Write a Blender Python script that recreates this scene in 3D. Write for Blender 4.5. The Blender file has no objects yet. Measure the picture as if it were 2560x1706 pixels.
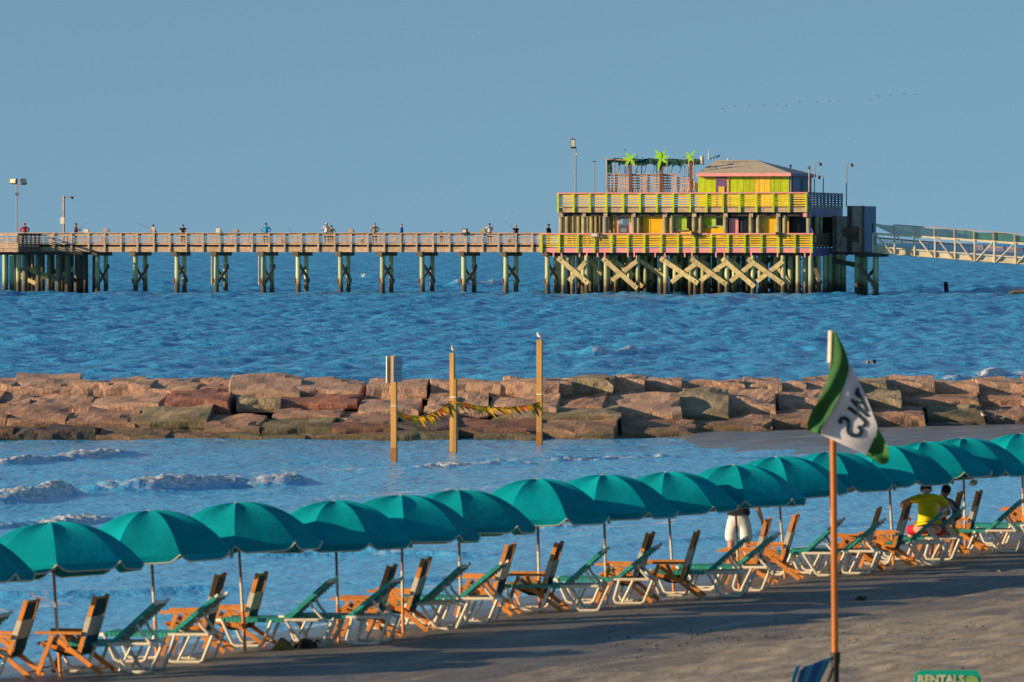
import bpy, bmesh, math, random
import numpy as np
from mathutils import Vector, Matrix, Euler
random.seed(7)
C = bpy.context.scene.collection
SC = bpy.context.scene
# ------------------------------------------------------------------ camera, sky, sun, exposure
EYE = 5.6            # eye height over the sea
F = 15000.0          # focal length in photo pixels (2560 wide)
HY = 600.0           # eye level row in the photo
cam_d = bpy.data.cameras.new('camera'); cam = bpy.data.objects.new('camera', cam_d); C.objects.link(cam)
cam.location = (0, 0, EYE); cam.rotation_euler = (math.pi/2 - math.atan((853-HY)/F), 0, 0)
cam_d.sensor_width = 36.0; cam_d.lens = F*36.0/2560
cam_d.clip_start = 1.0; cam_d.clip_end = 60000
cam_d.dof.use_dof = True; cam_d.dof.focus_distance = 420; cam_d.dof.aperture_fstop = 7.5
SC.camera = cam
SUN_DIR = Vector((0.962, 0.272, 0)).normalized()      # travel of the light, horizontal part
SUN_EL = math.radians(14.5)
W = bpy.data.worlds.new('World'); SC.world = W; W.use_nodes = True
nt = W.node_tree; nt.nodes.clear()
sky = nt.nodes.new('ShaderNodeTexSky'); sky.sky_type = 'NISHITA'; sky.sun_disc = False
sky.sun_elevation = SUN_EL
sky.sun_rotation = math.atan2(-SUN_DIR.x, -SUN_DIR.y)
sky.air_density = 1.0; sky.dust_density = 0.3; sky.ozone_density = 3.0; sky.altitude = 0
tc = nt.nodes.new('ShaderNodeTexCoord')
sx = nt.nodes.new('ShaderNodeVectorMath'); sx.operation = 'MULTIPLY_ADD'
sx.inputs[1].default_value = (1, 1, 0.85); sx.inputs[2].default_value = (0, 0, 0.22)
nt.links.new(tc.outputs['Generated'], sx.inputs[0]); nt.links.new(sx.outputs[0], sky.inputs['Vector'])
tint = nt.nodes.new('ShaderNodeMix'); tint.data_type = 'RGBA'; tint.blend_type = 'MULTIPLY'; tint.inputs[0].default_value = 1.0
tint.inputs[7].default_value = (1.02, 1.06, 0.94, 1)
bg = nt.nodes.new('ShaderNodeBackground'); bg.inputs['Strength'].default_value = 0.112
wo = nt.nodes.new('ShaderNodeOutputWorld')
nt.links.new(sky.outputs[0], tint.inputs[6]); nt.links.new(tint.outputs[2], bg.inputs[0]); nt.links.new(bg.outputs[0], wo.inputs[0])
sun_d = bpy.data.lights.new('sun', 'SUN'); sun = bpy.data.objects.new('sun', sun_d); C.objects.link(sun)
sun_d.energy = 5.0; sun_d.angle = math.radians(0.6); sun_d.color = (1.0, 0.74, 0.46)
tv = Vector((SUN_DIR.x*math.cos(SUN_EL), SUN_DIR.y*math.cos(SUN_EL), -math.sin(SUN_EL)))
sun.rotation_euler = tv.to_track_quat('-Z', 'Y').to_euler(); sun.location = (-40, 20, 60)
SC.view_settings.view_transform = 'Standard'; SC.view_settings.look = 'None'
SC.view_settings.exposure = 0.36; SC.view_settings.gamma = 1.0; SC.view_settings.use_curve_mapping = False
SC.render.engine = 'CYCLES'; SC.cycles.max_bounces = 6; SC.cycles.transparent_max_bounces = 12

# ------------------------------------------------------------------ helpers
def lin(r, g, b):
    f = lambda c: (c/255/12.92) if c/255 <= 0.04045 else ((c/255+0.055)/1.055)**2.4
    return (f(r), f(g), f(b))
_m = {}
def mat(name, col, rough=0.6, var=0.18, scale=6.0, bump=0.15, col2=None, metal=0.0, spec=0.4, stretch=(1, 1, 1), rnd=0.12, bd=0.01):
    """painted / wooden / plastic surface: noise between two tones, object-to-object change, fine relief"""
    if name in _m: return _m[name]
    m = bpy.data.materials.new(name); m.use_nodes = True; n = m.node_tree.nodes; l = m.node_tree.links
    p = n['Principled BSDF']; p.inputs['Roughness'].default_value = rough; p.inputs['Metallic'].default_value = metal
    p.inputs['Specular IOR Level'].default_value = spec
    t = n.new('ShaderNodeTexCoord'); mp = n.new('ShaderNodeMapping'); mp.inputs['Scale'].default_value = stretch
    no = n.new('ShaderNodeTexNoise'); no.inputs['Scale'].default_value = scale; no.inputs['Detail'].default_value = 6
    oi = n.new('ShaderNodeObjectInfo'); ad = n.new('ShaderNodeVectorMath'); ad.operation = 'ADD'
    cb = n.new('ShaderNodeCombineXYZ'); mu = n.new('ShaderNodeMath'); mu.operation = 'MULTIPLY'; mu.inputs[1].default_value = 37.0
    l.new(oi.outputs['Random'], mu.inputs[0]); l.new(mu.outputs[0], cb.inputs[0])
    l.new(t.outputs['Object'], ad.inputs[0]); l.new(cb.outputs[0], ad.inputs[1]); l.new(ad.outputs[0], mp.inputs[0]); l.new(mp.outputs[0], no.inputs['Vector'])
    r = n.new('ShaderNodeValToRGB'); r.color_ramp.elements[0].position = 0.3; r.color_ramp.elements[1].position = 0.7
    c2 = col2 or tuple(c*(1-var*1.8) for c in col)
    r.color_ramp.elements[0].color = (*c2, 1); r.color_ramp.elements[1].color = (*[min(1, c*(1+var*0.5)) for c in col], 1)
    l.new(no.outputs[0], r.inputs[0])
    h = n.new('ShaderNodeHueSaturation'); mr = n.new('ShaderNodeMapRange')
    mr.inputs[3].default_value = 1-rnd; mr.inputs[4].default_value = 1+rnd
    l.new(oi.outputs['Random'], mr.inputs[0]); l.new(mr.outputs[0], h.inputs['Value']); l.new(r.outputs[0], h.inputs['Color'])
    l.new(h.outputs[0], p.inputs['Base Color'])
    if bump:
        b = n.new('ShaderNodeBump'); b.inputs['Strength'].default_value = bump; b.inputs['Distance'].default_value = bd
        no2 = n.new('ShaderNodeTexNoise'); no2.inputs['Scale'].default_value = scale*4; no2.inputs['Detail'].default_value = 4
        l.new(mp.outputs[0], no2.inputs['Vector']); l.new(no2.outputs[0], b.inputs['Height']); l.new(b.outputs[0], p.inputs['Normal'])
    _m[name] = m; return m

class MB:
    def __init__(s): s.v = []; s.f = []; s.sm = []
    def add(s, vs, fs, smooth=False):
        o = len(s.v); s.v += [tuple(v) for v in vs]; s.f += [tuple(i+o for i in f) for f in fs]; s.sm += [smooth]*len(fs)
    def box(s, c, size, rot=None):
        hx, hy, hz = size[0]/2, size[1]/2, size[2]/2
        vs = [Vector((x, y, z)) for x in (-hx, hx) for y in (-hy, hy) for z in (-hz, hz)]
        if rot is not None: vs = [rot @ v for v in vs]
        vs = [v+Vector(c) for v in vs]
        s.add(vs, [(0, 1, 3, 2), (4, 6, 7, 5), (0, 4, 5, 1), (2, 3, 7, 6), (0, 2, 6, 4), (1, 5, 7, 3)])
    def bar(s, a, b, w, h, up=(0, 0, 1)):
        a = Vector(a); b = Vector(b); d = (b-a); L = d.length; d.normalize(); u = Vector(up)
        y = u.cross(d)
        if y.length < 1e-4: y = Vector((0, 1, 0)).cross(d)
        y.normalize(); z = d.cross(y)
        m = Matrix((d, y, z)).transposed()
        s.box((a+b)/2, (L, w, h), m)
    def tube(s, path, r, seg=8, cap=True, smooth=True):
        path = [Vector(p) for p in path]; n = len(path); rr = r if isinstance(r, (list, tuple)) else [r]*n
        vs = []; fs = []; prev = None
        for i, p in enumerate(path):
            t = (path[min(i+1, n-1)]-path[max(i-1, 0)]).normalized()
            if prev is None:
                x = t.orthogonal().normalized()
            else:
                x = (prev - t*prev.dot(t)).normalized()
            prev = x; y = t.cross(x)
            for k in range(seg):
                a = 2*math.pi*k/seg; vs.append(p+(x*math.cos(a)+y*math.sin(a))*rr[i])
        for i in range(n-1):
            for k in range(seg):
                k2 = (k+1) % seg; fs.append((i*seg+k, i*seg+k2, (i+1)*seg+k2, (i+1)*seg+k))
        s.add(vs, fs, smooth)
        if cap:
            s.add([vs[k] for k in range(seg)][::-1], [tuple(range(seg))]); s.add(vs[-seg:], [tuple(range(seg))])
    def ball(s, c, r, seg=10, rings=6, sq=(1, 1, 1)):
        vs = [Vector((0, 0, 1))]; fs = []
        for i in range(1, rings):
            th = math.pi*i/rings
            for k in range(seg):
                a = 2*math.pi*k/seg; vs.append(Vector((math.sin(th)*math.cos(a), math.sin(th)*math.sin(a), math.cos(th))))
        vs.append(Vector((0, 0, -1)))
        for k in range(seg): fs.append((0, 1+k, 1+(k+1) % seg))
        for i in range(rings-2):
            for k in range(seg):
                a = 1+i*seg+k; b = 1+i*seg+(k+1) % seg; fs.append((a, a+seg, b+seg, b))
        e = len(vs)-1; o = 1+(rings-2)*seg
        for k in range(seg): fs.append((e, o+(k+1) % seg, o+k))
        s.add([Vector((v.x*r*sq[0], v.y*r*sq[1], v.z*r*sq[2]))+Vector(c) for v in vs], fs, True)
    def prism(s, poly, y0, y1):
        """outline poly in x,z pushed between y0 and y1"""
        n = len(poly); vs = [(x, y0, z) for x, z in poly]+[(x, y1, z) for x, z in poly]
        fs = [tuple(range(n)), tuple(range(2*n-1, n-1, -1))]+[(i, i+n, (i+1) % n+n, (i+1) % n) for i in range(n)]
        s.add(vs, fs)
    def mesh(s, name, m):
        me = bpy.data.meshes.new(name); me.from_pydata(s.v, [], s.f); me.polygons.foreach_set('use_smooth', s.sm)
        me.materials.append(m); me.update(); return me
    def build(s, name, m, parent=None):
        return link(name, s.mesh(name, m), parent)
def link(name, me, parent=None, loc=None, rot=None):
    o = bpy.data.objects.new(name, me); C.objects.link(o); o.parent = parent
    if loc is not None: o.location = loc
    if rot is not None: o.rotation_euler = rot
    return o
def tag(o, label, cat, group=None):
    o['label'] = label; o['category'] = cat
    if group: o['group'] = group
    return o
def thing(name, label, cat, loc=(0, 0, 0), rz=0, group=None):
    o = bpy.data.objects.new(name, None); C.objects.link(o); o.location = loc; o.rotation_euler = (0, 0, rz); o.empty_display_size = 0.2
    return tag(o, label, cat, group)
def kids(o): return [c for c in C.objects if c.parent == o]
def dup(root, loc, rz=None, label=None, rot=None):
    tree = {}
    r = root.copy(); C.objects.link(r); r.location = loc
    if rot is not None: r.rotation_euler = rot
    elif rz is not None: r.rotation_euler = (0, 0, rz)
    if label: r['label'] = label
    for ch in list(root.children):
        c = ch.copy(); C.objects.link(c); c.parent = r
        for g in list(ch.children):
            d = g.copy(); C.objects.link(d); d.parent = c
    return r
def structure(o): o['kind'] = 'structure'; return o

# ------------------------------------------------------------------ where things stand (measured on the photo, turned into metres)
SH = np.array([(-14.0, 60.0), (-6.71, 78.7), (-3.6, 84.8), (-1.2, 91.0), (1.83, 98.2), (3.9, 105.5), (6.0, 110.8), (10.0, 118.5), (40, 185)])   # shoreline
SN = Vector((0.918, -0.395))      # inland direction
def shore_s(X, Y):
    """metres inland from the waterline (negative in the sea)"""
    X = np.asarray(X, float); Y = np.asarray(Y, float)
    t = X*0.395+Y*0.918; n = X*0.918-Y*0.395
    tt = SH[:, 0]*0.395+SH[:, 1]*0.918; nn = SH[:, 0]*0.918-SH[:, 1]*0.395
    return n-np.interp(t, tt, nn)
def beach_z(X, Y):
    s = shore_s(X, Y)
    return np.where(s < 4.2, 0.045*s, 0.189+0.026*(s-4.2))
def at(px, py):
    """point of the beach seen at a photo pixel"""
    z = 0.2
    for _ in range(12):
        Y = F*(EYE-z)/(py-HY); X = (px-1280)*Y/F; z = float(beach_z(X, Y))
    return Vector((X, Y, z))
def sea(px, py, z=0.0):
    Y = F*(EYE-z)/(py-HY); return Vector(((px-1280)*Y/F, Y, z))
def zat(py, Y): return EYE-(py-HY)*Y/F
def xat(px, Y): return (px-1280)*Y/F

# ================================================================== WATER
def water_material():
    m = bpy.data.materials.new('sea_water'); m.use_nodes = True; n = m.node_tree.nodes; l = m.node_tree.links
    p = n['Principled BSDF']
    geo = n.new('ShaderNodeNewGeometry')
    def noise(scale, stretch, det=3.0):
        mp = n.new('ShaderNodeMapping'); mp.inputs['Scale'].default_value = stretch; mp.inputs['Rotation'].default_value = (0, 0, math.radians(24))
        l.new(geo.outputs['Position'], mp.inputs[0]); no = n.new('ShaderNodeTexNoise'); no.inputs['Scale'].default_value = scale; no.inputs['Detail'].default_value = det
        l.new(mp.outputs[0], no.inputs['Vector']); return no
    big = noise(0.35, (1, 0.45, 1), 5); big.inputs['Roughness'].default_value = 0.7; r = n.new('ShaderNodeValToRGB')
    r.color_ramp.elements[0].position = 0.35; r.color_ramp.elements[1].position = 0.65
    r.color_ramp.elements[0].color = (0.02, 0.22, 0.47, 1); r.color_ramp.elements[1].color = (0.06, 0.47, 0.86, 1)
    l.new(big.outputs[0], r.inputs[0])  # wind patches, with the shading of wave troughs put into the colour
    p.inputs['IOR'].default_value = 1.33
    # ripples too small to see far off act as roughness
    sep = n.new('ShaderNodeSeparateXYZ'); l.new(geo.outputs['Position'], sep.inputs[0]); rg = n.new('ShaderNodeMapRange')
    rg.inputs[1].default_value = 90; rg.inputs[2].default_value = 700; rg.inputs[3].default_value = 0.16; rg.inputs[4].default_value = 0.36
    l.new(sep.outputs['Y'], rg.inputs[0]); l.new(rg.outputs[0], p.inputs['Roughness'])
    b1 = n.new('ShaderNodeBump'); b1.inputs['Strength'].default_value = 1.0; b1.inputs['Distance'].default_value = 0.12
    b2 = n.new('ShaderNodeBump'); b2.inputs['Strength'].default_value = 0.8; b2.inputs['Distance'].default_value = 0.05
    n1 = noise(1.9, (1.0, 0.5, 1), 5); n2 = noise(5.0, (1.0, 0.5, 1), 4)
    l.new(n1.outputs[0], b1.inputs['Height']); l.new(n2.outputs[0], b2.inputs['Height']); l.new(b1.outputs[0], b2.inputs['Normal'])
    l.new(b2.outputs[0], p.inputs['Normal'])
    # foam where the waves break
    at_ = n.new('ShaderNodeAttribute'); at_.attribute_name = 'foam'
    fn = noise(3.6, (1, 0.4, 3), 8); fn.inputs['Roughness'].default_value = 0.75
    sub = n.new('ShaderNodeMath'); sub.operation = 'MULTIPLY_ADD'; sub.inputs[1].default_value = 2.6; sub.inputs[2].default_value = -1.72
    l.new(fn.outputs[0], sub.inputs[0])
    add = n.new('ShaderNodeMath'); add.operation = 'ADD'; l.new(sub.outputs[0], add.inputs[0]); l.new(at_.outputs['Fac'], add.inputs[1])
    rr = n.new('ShaderNodeMapRange'); rr.inputs[1].default_value = 0.1; rr.inputs[2].default_value = 0.55; l.new(add.outputs[0], rr.inputs[0])
    has = n.new('ShaderNodeMath'); has.operation = 'MULTIPLY'; l.new(rr.outputs[0], has.inputs[0])
    st = n.new('ShaderNodeMapRange'); st.inputs[1].default_value = 0.02; st.inputs[2].default_value = 0.2; l.new(at_.outputs['Fac'], st.inputs[0]); l.new(st.outputs[0], has.inputs[1])
    foam = n.new('ShaderNodeBsdfDiffuse'); fr = n.new('ShaderNodeValToRGB'); fn2 = noise(9, (1, .6, 2), 5)
    fr.color_ramp.elements[0].position = 0.38; fr.color_ramp.elements[1].position = 0.56
    fr.color_ramp.elements[0].color = (0.36, 0.42, 0.48, 1); fr.color_ramp.elements[1].color = (0.88, 0.86, 0.84, 1)
    l.new(fn2.outputs[0], fr.inputs[0]); l.new(fr.outputs[0], foam.inputs[0])
    # silt near the shore: paler water
    sh = n.new('ShaderNodeAttribute'); sh.attribute_name = 'shallow'
    mx = n.new('ShaderNodeMix'); mx.data_type = 'RGBA'; mx.inputs[7].default_value = (0.10, 0.52, 0.90, 1)
    l.new(sh.outputs['Fac'], mx.inputs[0]); l.new(r.outputs[0], mx.inputs[6]); l.new(mx.outputs[2], p.inputs['Base Color'])
    ms = n.new('ShaderNodeMixShader'); l.new(has.outputs[0], ms.inputs[0]); l.new(p.outputs[0], ms.inputs[1]); l.new(foam.outputs[0], ms.inputs[2])
    l.new(ms.outputs[0], n['Material Output'].inputs[0])
    return m

def seg_dist(X, Y, pts):
    """signed distance (towards the shore +) to a polyline, and position along it 0..1"""
    best = np.full(X.shape, 1e9); sgn = np.ones(X.shape); par = np.zeros(X.shape)
    n = len(pts)-1
    for i in range(n):
        a = np.array(pts[i][:2]); b = np.array(pts[i+1][:2]); d = b-a; L2 = d @ d
        t = ((X-a[0])*d[0]+(Y-a[1])*d[1])/L2; tc_ = np.clip(t, 0, 1)
        dx = X-(a[0]+tc_*d[0]); dy = Y-(a[1]+tc_*d[1]); q = np.hypot(dx, dy)
        k = q < best; best = np.where(k, q, best); sgn = np.where(k, np.sign(dx*0.918-dy*0.395), sgn); par = np.where(k, (i+t)/n, par)
    return best*sgn, par
rng = np.random.default_rng(11)
def waves(X, Y, D):
    Z = np.zeros_like(X)
    for lam0, lam1, amp, k, spread in ((9, 18, 0.035, 9, 0.5), (3.5, 8, 0.042, 22, 0.8), (1.6, 3.3, 0.044, 28, 1.1), (0.7, 1.5, 0.02, 24, 1.3)):
        for _ in range(k):
            lam = rng.uniform(lam0, lam1); th = math.atan2(-0.42, 0.91)+rng.normal()*spread*0.6
            kx, ky = 2*math.pi/lam*math.cos(th), 2*math.pi/lam*math.sin(th); ph = rng.uniform(0, 6.28)
            fade = np.clip(1.6-D*0.0016*2.4/lam, 0, 1) if lam < 3.2 else 1.0
            s = np.sin(kx*X+ky*Y+ph)
            Z += amp*fade*math.sqrt(2.0/k)*1.6*(s+0.25*np.cos(2*(kx*X+ky*Y+ph)))
    return Z
surf = [  # photo rows of the breaking crests: points, height, width, foam
    ([(-400, 1175), (0, 1165), (200, 1150), (330, 1138)], 0.24, 0.55, 1.0),
    ([(-400, 1290), (0, 1262), (140, 1240), (200, 1236)], 0.32, 0.6, 1.0),
    ([(190, 1232), (360, 1228), (540, 1216), (700, 1214), (810, 1208)], 0.34, 0.6, 1.0),
    ([(-300, 1340), (0, 1318), (150, 1312), (300, 1300)], 0.16, 0.5, 1.0),
    ([(1000, 1176), (1120, 1170), (1240, 1160), (1330, 1163)], 0.10, 0.5, 0.9),
    ([(1330, 1155), (1500, 1150), (1700, 1142)], 0.07, 0.5, 0.8),
    ([(1485, 892), (1540, 888), (1592, 886)], 0.42, 0.6, 0.85),
    ([(1125, 719), (1200, 716), (1260, 714)], 0.75, 1.6, 0.85),
    ([(2330, 955), (2440, 949), (2600, 940), (2900, 935)], 0.42, 0.9, 0.92),
    ([(2500, 737), (2600, 733), (2700, 733)], 0.8, 2.2, 0.9),
    ([(-300, 1500), (0, 1496), (250, 1490), (640, 1478)], 0.12, 0.5, 0.3),
    ([(640, 1392), (780, 1388), (1050, 1388), (1230, 1390)], 0.11, 0.45, 0.5),
    ([(1180, 1324), (1300, 1321), (1450, 1318)], 0.11, 0.45, 0.7),
    ([(330, 852), (460, 850)], 0.30, 1.6, 0.2),
    ([(900, 1463), (1120, 1448), (1300, 1440)], 0.08, 0.4, 0.4),
    ([(0, 1400), (200, 1396), (420, 1380)], 0.10, 0.5, 0.2), ([(1350, 1230), (1700, 1215), (2050, 1195)], 0.06, 0.5, 0.5), ([(1500, 1375), (1750, 1350), (1950, 1335)], 0.07, 0.45, 0.35),
    ([(40, 860), (190, 866)], 0.25, 1.6, 0.0),
    ([(1700, 1345), (1900, 1336), (2300, 1300)], 0.05, 0.5, 0.2),
    ([(0, 1640), (300, 1612), (640, 1566), (1080, 1500), (1560, 1437)], 0.02, 0.35, 0.35),
]
def build_sea():
    ys = []; y = 70.0
    while y < 760: ys.append(y); y += max(0.10, y*0.0014)
    while y < 2400: ys.append(y); y *= 1.0035
    while y < 9000: ys.append(y); y *= 1.02
    ys = np.array(ys)
    core = np.linspace(-0.100, 0.100, 400); out = np.array([0.12, 0.16, 0.24, 0.4, 0.7, 1.2])
    cols = np.concatenate([-out[::-1], core, out])
    Yg, T = np.meshgrid(ys, cols, indexing='ij'); Xg = T*Yg
    Z = waves(Xg, Yg, Yg)
    s = -shore_s(Xg, Yg)                     # metres out to sea
    inner = 1/(1+np.exp(-(Yg-176)/1.5))      # behind the jetty the swell is higher
    Z *= np.clip(s/10, 0.0, 1)*(0.27+0.73*inner)*(0.6+0.8*np.clip((Yg-200)/400, 0, 1))
    foam = np.zeros_like(Z)
    fold = 0.5+0.5*np.sin(Xg*1.3+Yg*0.9)*np.sin(Xg*0.37-Yg*0.61+1)
    for px, h, w, fo in surf:
        pts = [sea(*p) for p in px]; d, t = seg_dist(Xg, Yg, pts)
        dd = d + 0.35*w*np.sin(Xg*0.9+Yg*0.45)*1.0
        env = np.clip(t*6+0.2, 0, 1)*np.clip((1-t)*6+0.2, 0, 1)*(np.abs(d) < 12)
        env = np.where((t < 0) | (t > 1), 0, env)*(0.55+0.45*fold)
        prof = np.where(dd > 0, np.exp(-(dd/(0.5*w))**2), np.exp(-(dd/(1.8*w))**2))
        Z += h*prof*env
        lump = 0.055*np.sin(Xg*11+Yg*3+2*np.sin(Yg*1.3))*np.sin(Yg*8-Xg*4+1.5*np.sin(Xg*2.1))+0.03*np.sin(Xg*23-Yg*9)*np.sin(Yg*17+Xg*7)
        Z += lump*(fo > 0.6)*prof*env
        foam = np.maximum(foam, 1.28*fo*env*np.where(dd > 0, np.exp(-(dd/(0.9*w))**2), np.exp(-(dd/(0.55*w))**2)))
    for s0, w0, a0 in ((0.25, 0.16, 0.85), (2.6, 0.35, 0.62), (6.0, 0.5, 0.60), (10.5, 0.7, 0.62), (17.0, 0.9, 0.6), (25.0, 1.2, 0.55)):
        wob = 0.5*np.sin(Yg*0.55+s0)+0.3*np.sin(Yg*1.7+s0*3)*min(1, s0)
        foam = np.maximum(foam, a0*np.exp(-((s-s0-wob*min(1, s0))/w0)**2)*(Yg < 166)*np.clip(0.55+0.6*np.sin(Yg*0.23+s0*2), 0, 1))
    # broken foam streaks in the surf zone and on the outer edge of the jetty
    st = 0.42*np.exp(-((s-14)/9)**2)*(Yg < 168)*(0.5+0.5*np.sin(Xg*0.7+Yg*0.31))
    foam = np.maximum(foam, st*0.95)
    jet = np.exp(-((Yg-(166.6+10*np.clip((Xg-1.3)/15, 0, 1)))/0.8)**2)*0.5
    foam = np.maximum(foam, jet*(Xg < 6))
    # the water laps up the sand
    Z = Z - np.clip(-s, 0, 50)*0.0
    v = np.stack([Xg, Yg, Z], -1).reshape(-1, 3); nr, nc = Xg.shape
    idx = np.arange(nr*nc).reshape(nr, nc)
    q = np.stack([idx[:-1, :-1], idx[:-1, 1:], idx[1:, 1:], idx[1:, :-1]], -1).reshape(-1, 4)
    me = bpy.data.meshes.new('sea'); me.vertices.add(len(v)); me.vertices.foreach_set('co', v.ravel().astype(np.float32))
    me.loops.add(q.size); me.loops.foreach_set('vertex_index', q.ravel().astype(np.int32))
    me.polygons.add(len(q)); me.polygons.foreach_set('loop_start', np.arange(0, q.size, 4, dtype=np.int32))
    me.polygons.foreach_set('use_smooth', np.ones(len(q), bool)); me.update(calc_edges=True)
    a = me.attributes.new('foam', 'FLOAT', 'POINT'); a.data.foreach_set('value', foam.ravel().astype(np.float32))
    a = me.attributes.new('shallow', 'FLOAT', 'POINT'); a.data.foreach_set('value', (np.clip(1.1-s/55, 0, 1)*(1-inner*0.7)).ravel().astype(np.float32))
    me.materials.append(water_material())
    structure(link('sea_water', me))
build_sea()

# ================================================================== SAND
def sand_material():
    m = bpy.data.materials.new('beach_sand'); m.use_nodes = True; n = m.node_tree.nodes; l = m.node_tree.links
    p = n['Principled BSDF']; geo = n.new('ShaderNodeNewGeometry')
    a = n.new('ShaderNodeAttribute'); a.attribute_name = 'wet'
    def noise(scale, st, det=5):
        mp = n.new('ShaderNodeMapping'); mp.inputs['Rotation'].default_value = (0, 0, math.radians(-66.7)); mp2 = n.new('ShaderNodeMapping'); mp2.inputs['Scale'].default_value = st
        l.new(geo.outputs['Position'], mp.inputs[0]); l.new(mp.outputs[0], mp2.inputs[0])
        no = n.new('ShaderNodeTexNoise'); no.inputs['Scale'].default_value = scale; no.inputs['Detail'].default_value = det; l.new(mp2.outputs[0], no.inputs['Vector']); return no
    n1 = noise(0.9, (0.22, 1.2, 1)); n2 = noise(14, (1, 1, 1)); n3 = noise(3.0, (0.3, 1.6, 1))
    dry = n.new('ShaderNodeValToRGB'); dry.color_ramp.elements[0].position = 0.3; dry.color_ramp.elements[1].position = 0.7
    dry.color_ramp.elements[0].color = (0.235, 0.195, 0.14, 1); dry.color_ramp.elements[1].color = (0.44, 0.375, 0.285, 1)
    wet = n.new('ShaderNodeValToRGB'); wet.color_ramp.elements[0].position = 0.3; wet.color_ramp.elements[1].position = 0.75
    wet.color_ramp.elements[0].color = (0.12, 0.112, 0.105, 1); wet.color_ramp.elements[1].color = (0.21, 0.19, 0.17, 1)
    l.new(n3.outputs[0], dry.inputs[0]); l.new(n3.outputs[0], wet.inputs[0])
    mm = n.new('ShaderNodeMath'); mm.operation = 'MULTIPLY_ADD'; mm.inputs[1].default_value = 0.9; mm.inputs[2].default_value = -0.45; l.new(n1.outputs[0], mm.inputs[0])
    ad = n.new('ShaderNodeMath'); ad.operation = 'ADD'; l.new(mm.outputs[0], ad.inputs[0]); l.new(a.outputs['Fac'], ad.inputs[1])
    mr = n.new('ShaderNodeMapRange'); mr.inputs[1].default_value = 0.42; mr.inputs[2].default_value = 0.60; l.new(ad.outputs[0], mr.inputs[0])
    mx = n.new('ShaderNodeMix'); mx.data_type = 'RGBA'; l.new(mr.outputs[0], mx.inputs[0]); l.new(dry.outputs[0], mx.inputs[6]); l.new(wet.outputs[0], mx.inputs[7])
    l.new(mx.outputs[2], p.inputs['Base Color'])
    soak = n.new('ShaderNodeMapRange'); soak.inputs[1].default_value = 0.55; soak.inputs[2].default_value = 1.0; soak.inputs[3].default_value = 0.8; soak.inputs[4].default_value = 0.22
    l.new(ad.outputs[0], soak.inputs[0]); l.new(soak.outputs[0], p.inputs['Roughness'])
    b = n.new('ShaderNodeBump'); b.inputs['Strength'].default_value = 0.5; b.inputs['Distance'].default_value = 0.03
    l.new(n2.outputs[0], b.inputs['Height']); l.new(b.outputs[0], p.inputs['Normal'])
    return m
SAND = sand_material()
def grid_mesh(name, Xg, Yg, Z, attrs, m):
    v = np.stack([Xg, Yg, Z], -1).reshape(-1, 3); nr, nc = Xg.shape; idx = np.arange(nr*nc).reshape(nr, nc)
    q = np.stack([idx[:-1, :-1], idx[:-1, 1:], idx[1:, 1:], idx[1:, :-1]], -1).reshape(-1, 4)
    me = bpy.data.meshes.new(name); me.vertices.add(len(v)); me.vertices.foreach_set('co', v.ravel().astype(np.float32))
    me.loops.add(q.size); me.loops.foreach_set('vertex_index', q.ravel().astype(np.int32))
    me.polygons.add(len(q)); me.polygons.foreach_set('loop_start', np.arange(0, q.size, 4, dtype=np.int32))
    me.polygons.foreach_set('use_smooth', np.ones(len(q), bool)); me.update(calc_edges=True)
    for k, a_ in attrs.items():
        a = me.attributes.new(k, 'FLOAT', 'POINT'); a.data.foreach_set('value', a_.ravel().astype(np.float32))
    me.materials.append(m); return link(name, me)
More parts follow.
